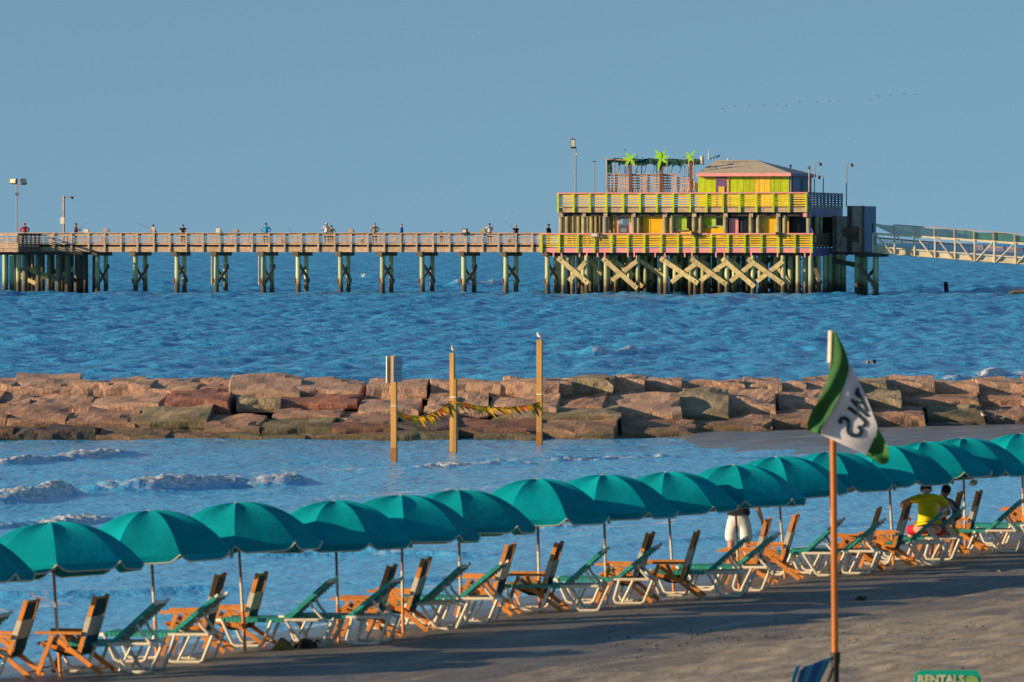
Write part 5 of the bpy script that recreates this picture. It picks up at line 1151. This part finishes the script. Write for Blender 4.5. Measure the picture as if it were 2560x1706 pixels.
    skin_obj('shirt', S, SE, shirt, t, 1, sub)
    S = [(V['pelvis']*.62+V['belly']*.38, (.16, .13)), (V['pelvis']*.9+V['belly']*.1, (.17, .14)), (V['pelvis']+Vector((0, 0, -.07)), (.165, .13))]; SE = [(0, 1), (1, 2)]
    for s in ('L', 'R'):
        S.append((V['hip'+s].lerp(V['kn'+s], .25), .105)); SE.append((2, len(S)-1)); S.append((V['hip'+s].lerp(V['kn'+s], 1.06 if not long_pants else .96), .105 if not long_pants else .08)); SE.append((len(S)-2, len(S)-1))
        if long_pants: S.append((V['kn'+s].lerp(V['an'+s], .9), .062)); SE.append((len(S)-2, len(S)-1))
    skin_obj('trousers' if long_pants else 'shorts', S, SE, pants, t, 0, sub)
    if hat:
        q = MB(); q.tube([top-hd*.15, top+hd*.15, top+hd*.55, top+hd*.72], [.15 if hat[1] else .108, .108, .098, .03], 12); 
        if not hat[1]: q.box(top+fw*.13+hd*.02, (.12, .11, .015))
        q.build('hat', hat[0], t)
    if shoes:
        q = MB()
        for s in ('L', 'R'): q.tube([V['an'+s]+Vector((0, 0, -.05)), V['an'+s].lerp(V['toe'+s], .5)+Vector((0, 0, -.02)), V['toe'+s]+Vector((0, 0, -.01))], [.045, .045, .03], 8)
        q.build('shoes', mat('dark_shoe', (.03, .03, .03), .7), t)
    return t
def stand(arms=None, lean=0.0, face=(0, 1, 0)):
    P = dict(pelvis=(0, 0, .96), belly=(0, lean*.3, 1.13), chest=(0, lean*.7, 1.33), neck=(0, lean, 1.50), headb=(0, lean*1.1+.02, 1.60), headt=(0, lean*1.15+.02, 1.715),
             shR=(.185, lean*.8, 1.42), elR=(.25, lean*.6-.03, 1.13), wrR=(.27, lean*.5+.06, .88), shL=(-.185, lean*.8, 1.42), elL=(-.25, lean*.6-.03, 1.13), wrL=(-.27, lean*.5+.06, .88),
             hipR=(.09, 0, .90), knR=(.11, .02, .50), anR=(.12, -.02, .08), toeR=(.14, .15, .035), hipL=(-.09, 0, .90), knL=(-.11, .02, .50), anL=(-.12, -.02, .08), toeL=(-.14, .15, .035), face=face)
    if arms: P.update(arms)
    return P
FWD = dict(elR=(.27, .14, 1.16), wrR=(.16, .34, 1.22), elL=(-.27, .14, 1.16), wrL=(-.12, .36, 1.14))
LEANR = dict(elR=(.30, .22, 1.14), wrR=(.14, .42, 1.10), elL=(-.30, .22, 1.14), wrL=(-.14, .42, 1.10))
AKIM = dict(elR=(.36, .02, 1.18), wrR=(.22, .10, 1.00), elL=(-.36, .02, 1.18), wrL=(-.22, .10, 1.00))
PG = 'anglers and strollers on the pier'
def pp(label, px, ytop, v, rz, P, shirt, skin='tan', hair=HAIR, hat=None, sleeve=.55, pants=None, bs=1.0):
    u = U(px, v); D = YD(u, v); z = deckz-.02; H = (zat(ytop, D)-z)/1.77
    H = max(.85, min(1.18, H)); return person(label, wpt(u, v, z), rz, P, shirt, pants or fab('navy', (.02, .03, .06)), skin, hair, hat, H*bs, sleeve, group=PG, shoes=True, bulk=1.22)
away, side_l, side_r, toward = 0.0, math.radians(80), math.radians(-80), math.radians(180)
pp('person in a bright red hooded top at the left end of the pier', 62, 558, .7, .3, stand(AKIM), fab('red', (.7, .02, .03)), sleeve=1.0, hat=(fab('red', (.7, .02, .03)), False))
pp('person in a maroon shirt facing right beside the lamp post', 190, 557, .7, side_r, stand(FWD), fab('maroon', (.09, .015, .025)))
pp('person in a beige shirt leaning on the rail holding a fishing rod', 387, 562, .6, side_l*1.6, stand(LEANR, .12), fab('beige', (.55, .45, .33)), 'fair')
pp('person in a dark shirt leaning with crossed arms on the rail', 458, 562, .55, toward, stand(LEANR, .14), fab('charcoal', (.02, .02, .035)), 'fair')
pp('person in a bright sky blue shirt seen from behind', 665, 557, 1.0, away, stand(AKIM), fab('sky_blue', (.01, .36, .72)))
pp('person in a white shirt and white cap left of mid pier', 817, 557, .7, .2, stand(FWD), fab('white', (.8, .77, .68)), hat=(cream_m, False))
pp('smaller person half hidden right beside the white capped one', 829, 564, 1.2, -.4, stand(FWD), fab('pale_yellow', (.5, .48, .25)), 'fair')
pp('person in a tan shirt with hands at the hips in mid pier', 937, 556, .8, .4, stand(AKIM), fab('khaki', (.42, .30, .17)), 'fair', GREYH)
pp('person in a deep blue shirt walking left', 1004, 560, 1.4, side_l, stand(), fab('royal_blue', (.01, .11, .45)), 'fair', GREYH, sleeve=1.0)
pp('person in a loose white shirt with dark hair', 1224, 559, .7, .3, stand(FWD), fab('white', (.8, .77, .68)), sleeve=.9)
pp('short person in black with a straw hat holding a rod', 1290, 563, .9, .5, stand(FWD), fab('black', (.012, .012, .015)), 'fair', hat=(mat('straw', (.42, .38, .14), .9), True))
pp('person in a black top beside the first yellow railing post', 1371, 561, .9, side_r*1.4, stand(AKIM), fab('black', (.012, .012, .015)), 'tan', hat=(fab('black', (.012, .012, .015)), False), sleeve=1.0)
pp('person in blue and white standing at the right end of the yellow rail', 2024, 563, .5, 2.6, stand(), fab('royal_blue', (.01, .11, .45)), 'tan', pants=fab('white', (.8, .77, .68)))
pp('person mostly hidden below the rail right of mid pier', 1104, 578, .9, .2, stand(LEANR, .2), fab('charcoal', (.02, .02, .035)), bs=.85)
def rod(label, p0, p1, v):
    a = wpt(U(p0[0], v), v, Z(p0[1], p0[0], v)); b = wpt(U(p1[0], v), v-.5, Z(p1[1], p1[0], v-.5)); t = thing('fishing_rod', label, 'fishing rod', a, 0, 'fishing rods on the pier')
    m = MB(); m.tube([(0, 0, 0), (b-a)*.5+Vector((0, 0, .06)), b-a], [.018, .012, .006], 5); m.build('blank', dark_lamp, t); m = MB(); m.tube([(0, 0, 0), (b-a)*.12], .028, 6); m.build('grip', rust, t)
rod('fishing rod held out to the left by the beige angler', (384, 576), (344, 558), .4); rod('fishing rod held out to the right by the maroon angler', (196, 574), (222, 558), .4); rod('fishing rod slanting left from the straw hat angler', (1285, 575), (1264, 552), .5)
rod('fishing rod held to the right by the tan angler', (944, 570), (968, 578), .4); rod('thin upright rod near the blue shirt', (728, 583), (726, 566), .2)
# swimmers
for lab, px, py, sk in (('swimmer on the left of the pair beyond the jetty, face towards shore', 2170, 916, 'fair'), ('darker swimmer on the right of the pair beyond the jetty', 2186, 914, 'tan')):
    b = sea(px, py); P = stand(AKIM, face=(0, -1, 0) if sk == 'fair' else (1, .3, 0)); P = {k: v for k, v in P.items()}
    person(lab, b+Vector((0, 0, -1.52)), 0 if sk == 'fair' else 2.0, P, fab('navy', (.02, .03, .06)), fab('navy', (.02, .03, .06)), sk, HAIR if sk == 'tan' else mat('fair_hair', (.40, .2, .12), .8), None, 1.0, group='pair of swimmers', shoes=False)
# man in white shorts behind the loungers
mp_ = at(1847, 1426)
Pm = stand(dict(elR=(.27, -.02, 1.14), wrR=(.33, .06, .90), elL=(-.24, .12, 1.15), wrL=(-.12, .26, 1.05), hipR=(.10, 0, .92), hipL=(-.10, 0, .92)))
person('person standing in dark shirt and long white shorts, head hidden by an umbrella', mp_, math.radians(-8), Pm, fab('dark_navy', (.012, .02, .03)), fab('white_cotton', (.74, .72, .66)), 'fair', HAIR, None, .95, .5, False, True, sub=2, shoes=False, bulk=1.22)
# two people crouching at the water's edge
cp = at(2322, 1404); CZ = dict(pelvis=(0, 0, .58), belly=(-.02, .03, .76), chest=(0, .12, .98), neck=(.01, .25, 1.11), headb=(.01, .35, 1.14), headt=(.01, .43, 1.21),
    shR=(.19, .14, 1.05), elR=(.34, .26, .80), wrR=(.16, .44, .70), shL=(-.19, .14, 1.05), elL=(-.38, .12, .96), wrL=(-.29, .30, .78), hipR=(.11, .02, .54), knR=(.22, .42, .50), anR=(.18, .16, .08), toeR=(.2, .36, .035), hipL=(-.11, .02, .54), knL=(-.22, .42, .50), anL=(-.18, .16, .08), toeL=(-.2, .36, .035), face=(0, .9, -.4))
person('person crouching in a bright yellow shirt, back to the camera', cp, .05, CZ, fab('bright_yellow', (.78, .62, .0)), fab('crimson', (.5, .01, .03)), 'fair', HAIR, None, 1.0, .55, False, True, 'pair of people crouching', 2, False, 1.15)
C2 = dict(CZ); C2['headb'] = (.04, .28, 1.16); C2['headt'] = (.06, .31, 1.27); C2['face'] = (-.7, .7, -.1)
person('person in dark grey crouching behind the yellow shirt, face turned left', at(2344, 1398)+Vector((0.05, .6, -.09)), -.35, C2, fab('slate', (.05, .06, .09)), fab('mustard', (.5, .42, .02)), 'tan', HAIR, None, .98, .9, False, True, 'pair of people crouching', 2, False)

# ================================================================== FLAG, STAND AND SIGN NEAR THE CAMERA
FD = 60.0; fs = F/FD
def fpt(px, py, dy=0.0): return Vector(((px-1280)/fs, FD+dy, EYE-(py-HY)/fs))
base_z = float(beach_z(*(fpt(2089, 1700).xy)))
fp = Vector((fpt(2088, 1700).x, FD, base_z)); FT = thing('flag_pole', 'orange pole flying a limp green and white flag with reversed lettering', 'flag', fp)
def fl(px, py, dy=0): return fpt(px, py, dy)-fp
one('pole', mat('orange_pole', (0.60, 0.19, 0.025), .45, .2, 5, .1, stretch=(1, 1, .15)), FT, lambda q: q.tube([fl(2088.5, 1640), fl(2084, 1160), fl(2080, 835)], [.034, .033, .030], 12))
one('socket', mat('black_rubber', (.012, .012, .014), .5), FT, lambda q: (q.tube([fl(2090, 1632), fl(2090, 1660)], .047, 10), q.tube([fl(2089, 1650), (0.005, 0, -.3)], .04, 10)))
one('stay', mat('black_rubber', (.012, .012, .014), .5), FT, lambda q: q.tube([fl(2082, 1668, -.1), fl(2062, 1720, -.15), fl(2050, 1850, -.2)], .018, 6))
def catm(P, t):
    n = len(P)-1; x = min(max(t, 0), .9999)*n; i = int(x); f = x-i; g = lambda k: Vector(P[min(max(k, 0), n)]); p0, p1, p2, p3 = g(i-1), g(i), g(i+1), g(i+2)
    return .5*((2*p1)+(p2-p0)*f+(2*p0-5*p1+4*p2-p3)*f*f+(3*p1-p0-3*p2+p3)*f**3)
def cz(x, y): return (1900+x/3.564, 800+y/3.564)
# edges of the stripes, top to bottom, in photo pixels
E_l = [cz(*p) for p in ((638, 118), (634, 300), (618, 430), (585, 560), (530, 690), (450, 830), (418, 920), (425, 985))]
E_a = [cz(*p) for p in ((662, 100), (745, 255), (788, 385), (775, 500), (712, 655), (640, 800), (560, 930), (538, 1015))]
E_b = [cz(*p) for p in ((800, 395), (862, 500), (915, 610), (965, 735), (1005, 850), (1042, 960), (1010, 1070), (942, 1205))]
def surf_pt(L, Rr, s, t, ph, amp, dy0):
    a, b = catm(L, t), catm(Rr, t); p = a.lerp(b, s)
    return fl(p.x, p.y, dy0+amp*math.sin(s*5.2+t*7+ph)+amp*.5*math.sin(t*13-s*3+ph))
def cloth_patch(name, m, L, Rr, ph, amp, dy0, ns=14, ntt=30):
    q = MB(); vs = [surf_pt(L, Rr, i/ns, j/ntt, ph, amp, dy0) for j in range(ntt+1) for i in range(ns+1)]
    fs_ = [(j*(ns+1)+i, j*(ns+1)+i+1, (j+1)*(ns+1)+i+1, (j+1)*(ns+1)+i) for j in range(ntt) for i in range(ns)]
    q.add(vs, fs_, True); q.add([v+Vector((0, .006, 0)) for v in vs], [f_[::-1] for f_ in fs_], True); return q.build(name, m, FT)
fgreen = mat('flag_green', (0.025, 0.145, 0.03), .75, .2, 4); fwhite = mat('flag_white', (0.58, 0.58, 0.62), .75, .06, 4)
cloth_patch('green_band', fgreen, E_l, E_a, 0.0, .032, -.095)
E_w0 = [cz(*p) for p in ((800, 395), (782, 470), (738, 600), (690, 710), (640, 810), (590, 890), (552, 960), (536, 1018))]
E_w1 = [cz(*p) for p in ((806, 400), (862, 510), (915, 620), (965, 745), (1005, 850), (1042, 960), (1000, 1085), (942, 1206))]
WB = cloth_patch('white_band', fwhite, E_w0, E_w1, 1.2, .018, -.06)
WV = [v.co.copy() for v in WB.data.vertices][:31*15]
def on_cloth(x, z):
    best = sorted(WV, key=lambda v: (v.x-x)**2+(v.z-z)**2)[:3]; return min(v.y for v in best)
cloth_patch('green_band', fgreen, [cz(*p) for p in ((1042, 955), (1024, 1020), (1000, 1085), (960, 1165), (940, 1204))], [cz(*p) for p in ((1046, 958), (1105, 1060), (1148, 1180), (1140, 1270), (1085, 1290))], 2.0, .03, -.03)
one('pole_sleeve', cream_m, FT, lambda q: q.tube([fl(*cz(640, 96)), fl(*cz(637, 380))], [.036, .043], 12))
# reversed letters A L S, laid on the white band
ink = mat('flag_ink', (0.004, 0.03, 0.055), .8)
def stroke(pts, w=10):
    P0_ = [Vector(cz(*p)) for p in pts]; P = []
    for a_, b_ in zip(P0_[:-1], P0_[1:]): P += [a_.lerp(b_, k/3) for k in range(3)]
    P.append(P0_[-1]); q = MB(); vs = []
    for i, p in enumerate(P):
        d = (P[min(i+1, len(P)-1)]-P[max(i-1, 0)]).normalized(); n_ = Vector((-d.y, d.x))*w/3.564
        n_ = n_*1.3
        for k in (-1, 1): w3 = fl(p.x+n_.x*k, p.y+n_.y*k, 0); w3.y = on_cloth(w3.x, w3.z)-.010; vs.append(w3)
    n = len(P); q.add(vs+[v+Vector((0, .006, 0)) for v in vs], [f for i in range(n-1) for f in ((2*i, 2*i+1, 2*i+3, 2*i+2), (2*n+2*i, 2*n+2*i+2, 2*n+2*i+3, 2*n+2*i+1))])
    return q.build('letter', ink, FT)
stroke([(722, 925), (712, 900), (724, 880), (748, 874), (772, 884), (788, 908), (786, 940), (780, 975), (790, 1008), (820, 1028), (858, 1030), (890, 1016), (902, 990), (888, 962), (872, 945)], 13)
stroke([(784, 782), (838, 818), (892, 862), (938, 905)], 12); stroke([(938, 905), (935, 930), (918, 948)], 12)
stroke([(812, 706), (858, 760), (905, 812), (958, 858)], 11); stroke([(866, 628), (896, 690), (925, 755), (952, 815)], 10); stroke([(858, 728), (905, 742)], 8)
stroke([(852, 664), (872, 622), (862, 606)], 11); stroke([(846, 650), (884, 690)], 9)
# blue slatted beach chairs folded and leaning on the pole
bl = [mat('bright_blue_slat', (0.01, 0.26, 0.50), .5, .1), mat('deep_blue_slat', (0.005, 0.09, 0.34), .5, .1)]
st = thing('folded_blue_chairs', 'stack of folded blue striped beach chairs leaning at the foot of the flagpole', 'folded chairs', fp)
for k, (x0, x1, yt, m) in enumerate(((1990, 2001, 1664, bl[0]), (2001, 2009, 1672, bl[1]), (2009, 2018, 1665, bl[1]), (2018, 2026, 1662, bl[0]), (2026, 2035, 1660, bl[0]), (2035, 2049, 1655, bl[1]), (2049, 2060, 1650, bl[1]), (2060, 2070, 1646, bl[0]), (2070, 2080, 1643, bl[0]))):
    top = [fl(x0, yt+3, -.05), fl(x1, yt, -.05)]; sl = -(1706-yt)*.46; bt = [fl(x0+sl*2.2, yt+150, .25), fl(x1+sl*2.2, yt+150, .25)]
    q = MB(); vs = [top[0], top[1], bt[1], bt[0]]; q.add(vs+[v+Vector((0, .03, 0)) for v in vs], [(0, 3, 2, 1), (4, 5, 6, 7), (0, 1, 5, 4), (1, 2, 6, 5), (2, 3, 7, 6), (3, 0, 4, 7)]); q.build('slat', m, st)
# rental sign board
sg = mat('sign_green', (0.0, 0.42, 0.28), .45, .06); RB = Vector((fpt(2373, 1700).x, 61, float(beach_z(fpt(2373, 1700).x, 61)))); s2 = F/61
def rl(px, py, dy=0): return Vector(((px-1280)/s2, 61+dy, EYE-(py-HY)/s2))-RB
SB = thing('rental_sign', 'green board with pale lettering and rounded corners at the bottom right edge', 'sign', RB)
a, b = rl(2287, 1677), rl(2453, 1677); w_, top_ = b.x-a.x, a.z; cx_ = (a.x+b.x)/2
def rboard(q):
    P = []; r_ = .075
    for (x, z, a0) in ((w_/2-r_, top_-r_, 0), (-w_/2+r_, top_-r_, 90)):
        for k in range(6): an = math.radians(a0+k*18); P.append((cx_+x+r_*math.cos(an), z+r_*math.sin(an)))
    P += [(cx_-w_/2, top_-.55), (cx_+w_/2, top_-.55)]; q.prism(P[::-1], -.02, .02)
one('board', sg, SB, rboard)
for dx in (-.22, .22): one('leg', sg, SB, lambda q: q.box((cx_+dx, .03, (top_-.3)/2-.1), (.04, .03, top_-.1)))
def text_on(body, parent, m, size, loc, name='lettering', mirror=False, ext=.004):
    c = bpy.data.curves.new(name, 'FONT'); c.body = body; c.size = size; c.extrude = ext; c.align_x = 'CENTER'; c.offset = .004
    tmp = bpy.data.objects.new(name, c); C.objects.link(tmp); dg = bpy.context.evaluated_depsgraph_get(); me = bpy.data.meshes.new_from_object(tmp.evaluated_get(dg)); bpy.data.objects.remove(tmp)
    me.materials.clear(); me.materials.append(m); o = link(name, me, parent, loc, (math.pi/2, 0, 0)); return o
text_on('RENTALS', SB, mat('pale_lettering', (.72, .72, .45), .5), .115, (cx_-.07, -.03, rl(2300, 1706).z-.012))
one('emblem', mat('emblem_green', (.25, .45, .12), .5), SB, lambda q: q.prism([(cx_+.24+.075*math.cos(k*.7), top_-.115+.065*math.sin(k*.7)) for k in range(9)][::-1], -.03, -.018))

# ================================================================== small things on the beach
def sack(label, px, py, w, h, m, name, cat):
    p = at(px, py); t = thing(name, label, cat, p, 0)
    bm = bmesh.new(); bmesh.ops.create_icosphere(bm, subdivisions=3, radius=1)
    for v in bm.verts:
        n_ = .12*math.sin(v.co.x*4+v.co.z*3)+.08*math.sin(v.co.y*7+v.co.x*5+1); v.co = Vector((v.co.x*w/2*(1+n_), v.co.y*w*.35*(1+n_), max(-.1, v.co.z)*h*(1+n_*.8)))
    me = bpy.data.meshes.new('body'); bm.to_mesh(me); bm.free(); me.materials.append(m)
    for p_ in me.polygons: p_.use_smooth = True
    link('body', me, t)
    q = MB(); q.tube([(w*.3, -.05, h*.5), (w*.4, -.06, h*.9), (w*.5, -.03, h*.6)], .015, 6); q.build('tie', m, t)
sack('lumpy olive brown sack lying on the sand between chairs and lounger', 709, 1626, .28, .15, fab('olive_sack', (.24, .17, .04)), 'sack', 'sack'); sack('dark soft bag lying right of the olive brown sack', 766, 1621, .36, .12, fab('black_bag', (.02, .02, .025)), 'bag', 'bag')
sack('small dark clump of seaweed on the sand right of the flagpole', 2152, 1503, .16, .07, fab('weed', (.05, .04, .025)), 'seaweed_clump', 'seaweed'); sack('pale grey bag hanging low between the chairs right of the crouching people', 2392, 1372, .24, .30, fab('grey_bag', (.42, .43, .46)), 'bag', 'bag')
p = at(2415, 1380); s = F/p.y
t = thing('cap', 'round white cap hanging on an umbrella pole near the right edge', 'hat', p+Vector((14/s, -.12, (1380-1207)/s))); q = MB(); q.ball((0.03, 0, 0), .068, 12, 8, (1, .6, .75)); q.build('crown', cream_m, t); q = MB(); q.tube([(-.06, 0, -.03), (-.02, -.02, .02), (.07, 0, .11), (.09, 0, .02)], .008, 5); q.build('strap', cream_m, t)
for lab, px, py, w in (('small dark shell bit on the dry sand at the lower right, nearest the sign', 2205, 1560, .05), ('pale shell on the dry sand right of the flagpole', 2200, 1566, .05), ('bent pale stick on the wet sand at the right', 2497, 1434, .10), ('tiny pale shell on the wet sand under the cap umbrella', 2429, 1425, .05)):
    if px == 2205: continue
    p = at(px, py); t = thing('beach_litter', lab, 'litter', p); q = MB(); q.tube([(-w*.2, 0, .10*w*12*.1), (0, 0, w*.5), (w*.5, 0, 0.0)], [.008, .011, .006], 6); q.build('piece', fab('shell', (.40, .37, .30)), t)
# flotsam line: countless crumbs of weed on the dry sand
q = MB(); rr = random.Random(9)
for k in range(260):
    px = rr.uniform(1500, 2650); py = rr.gauss(1590, 14)+(2050-px)*.04 if rr.random() < .75 else rr.uniform(1520, 1700); p = at(px, min(1704, py)); r_ = rr.uniform(.008, .028); q.box(p+Vector((0, 0, .004)), (r_*1.8, r_, r_*.6), Euler((0, 0, rr.uniform(0, 3))).to_matrix())
o = q.build('weed_crumbs', fab('dry_weed', (.13, .10, .06))); o['kind'] = 'stuff'
# stump beyond the bridge, floating log at the right edge
b = sea(2367, 735); t = thing('pile_stump', 'short leaning dark pile stump standing alone in the water on the right', 'stump', b, 0); q = MB(); q.tube([(0.03, 0, -1), (0, 0, 0), (-.12, 0, 1.2)], [.27, .25, .23], 10); q.build('shaft', dark_beam, t); q = MB(); q.tube([(-.12, 0, 1.2), (-.125, 0, 1.24)], [.235, .2], 10); q.build('worn_top', brace_dark, t)
b = sea(2552, 737); t = thing('drift_log', 'waterlogged brown log awash at the right edge near the stump', 'log', b, 0); q = MB(); q.tube([(-1.6, 0, -.1), (-.6, .3, .25), (.6, .2, .32), (2.2, 0, .1)], [.12, .2, .22, .12], 8); q.build('trunk', brace_dark, t); q = MB(); q.tube([(.2, .2, .3), (.5, .1, .6)], [.07, .03], 6); q.build('branch', brace_dark, t)
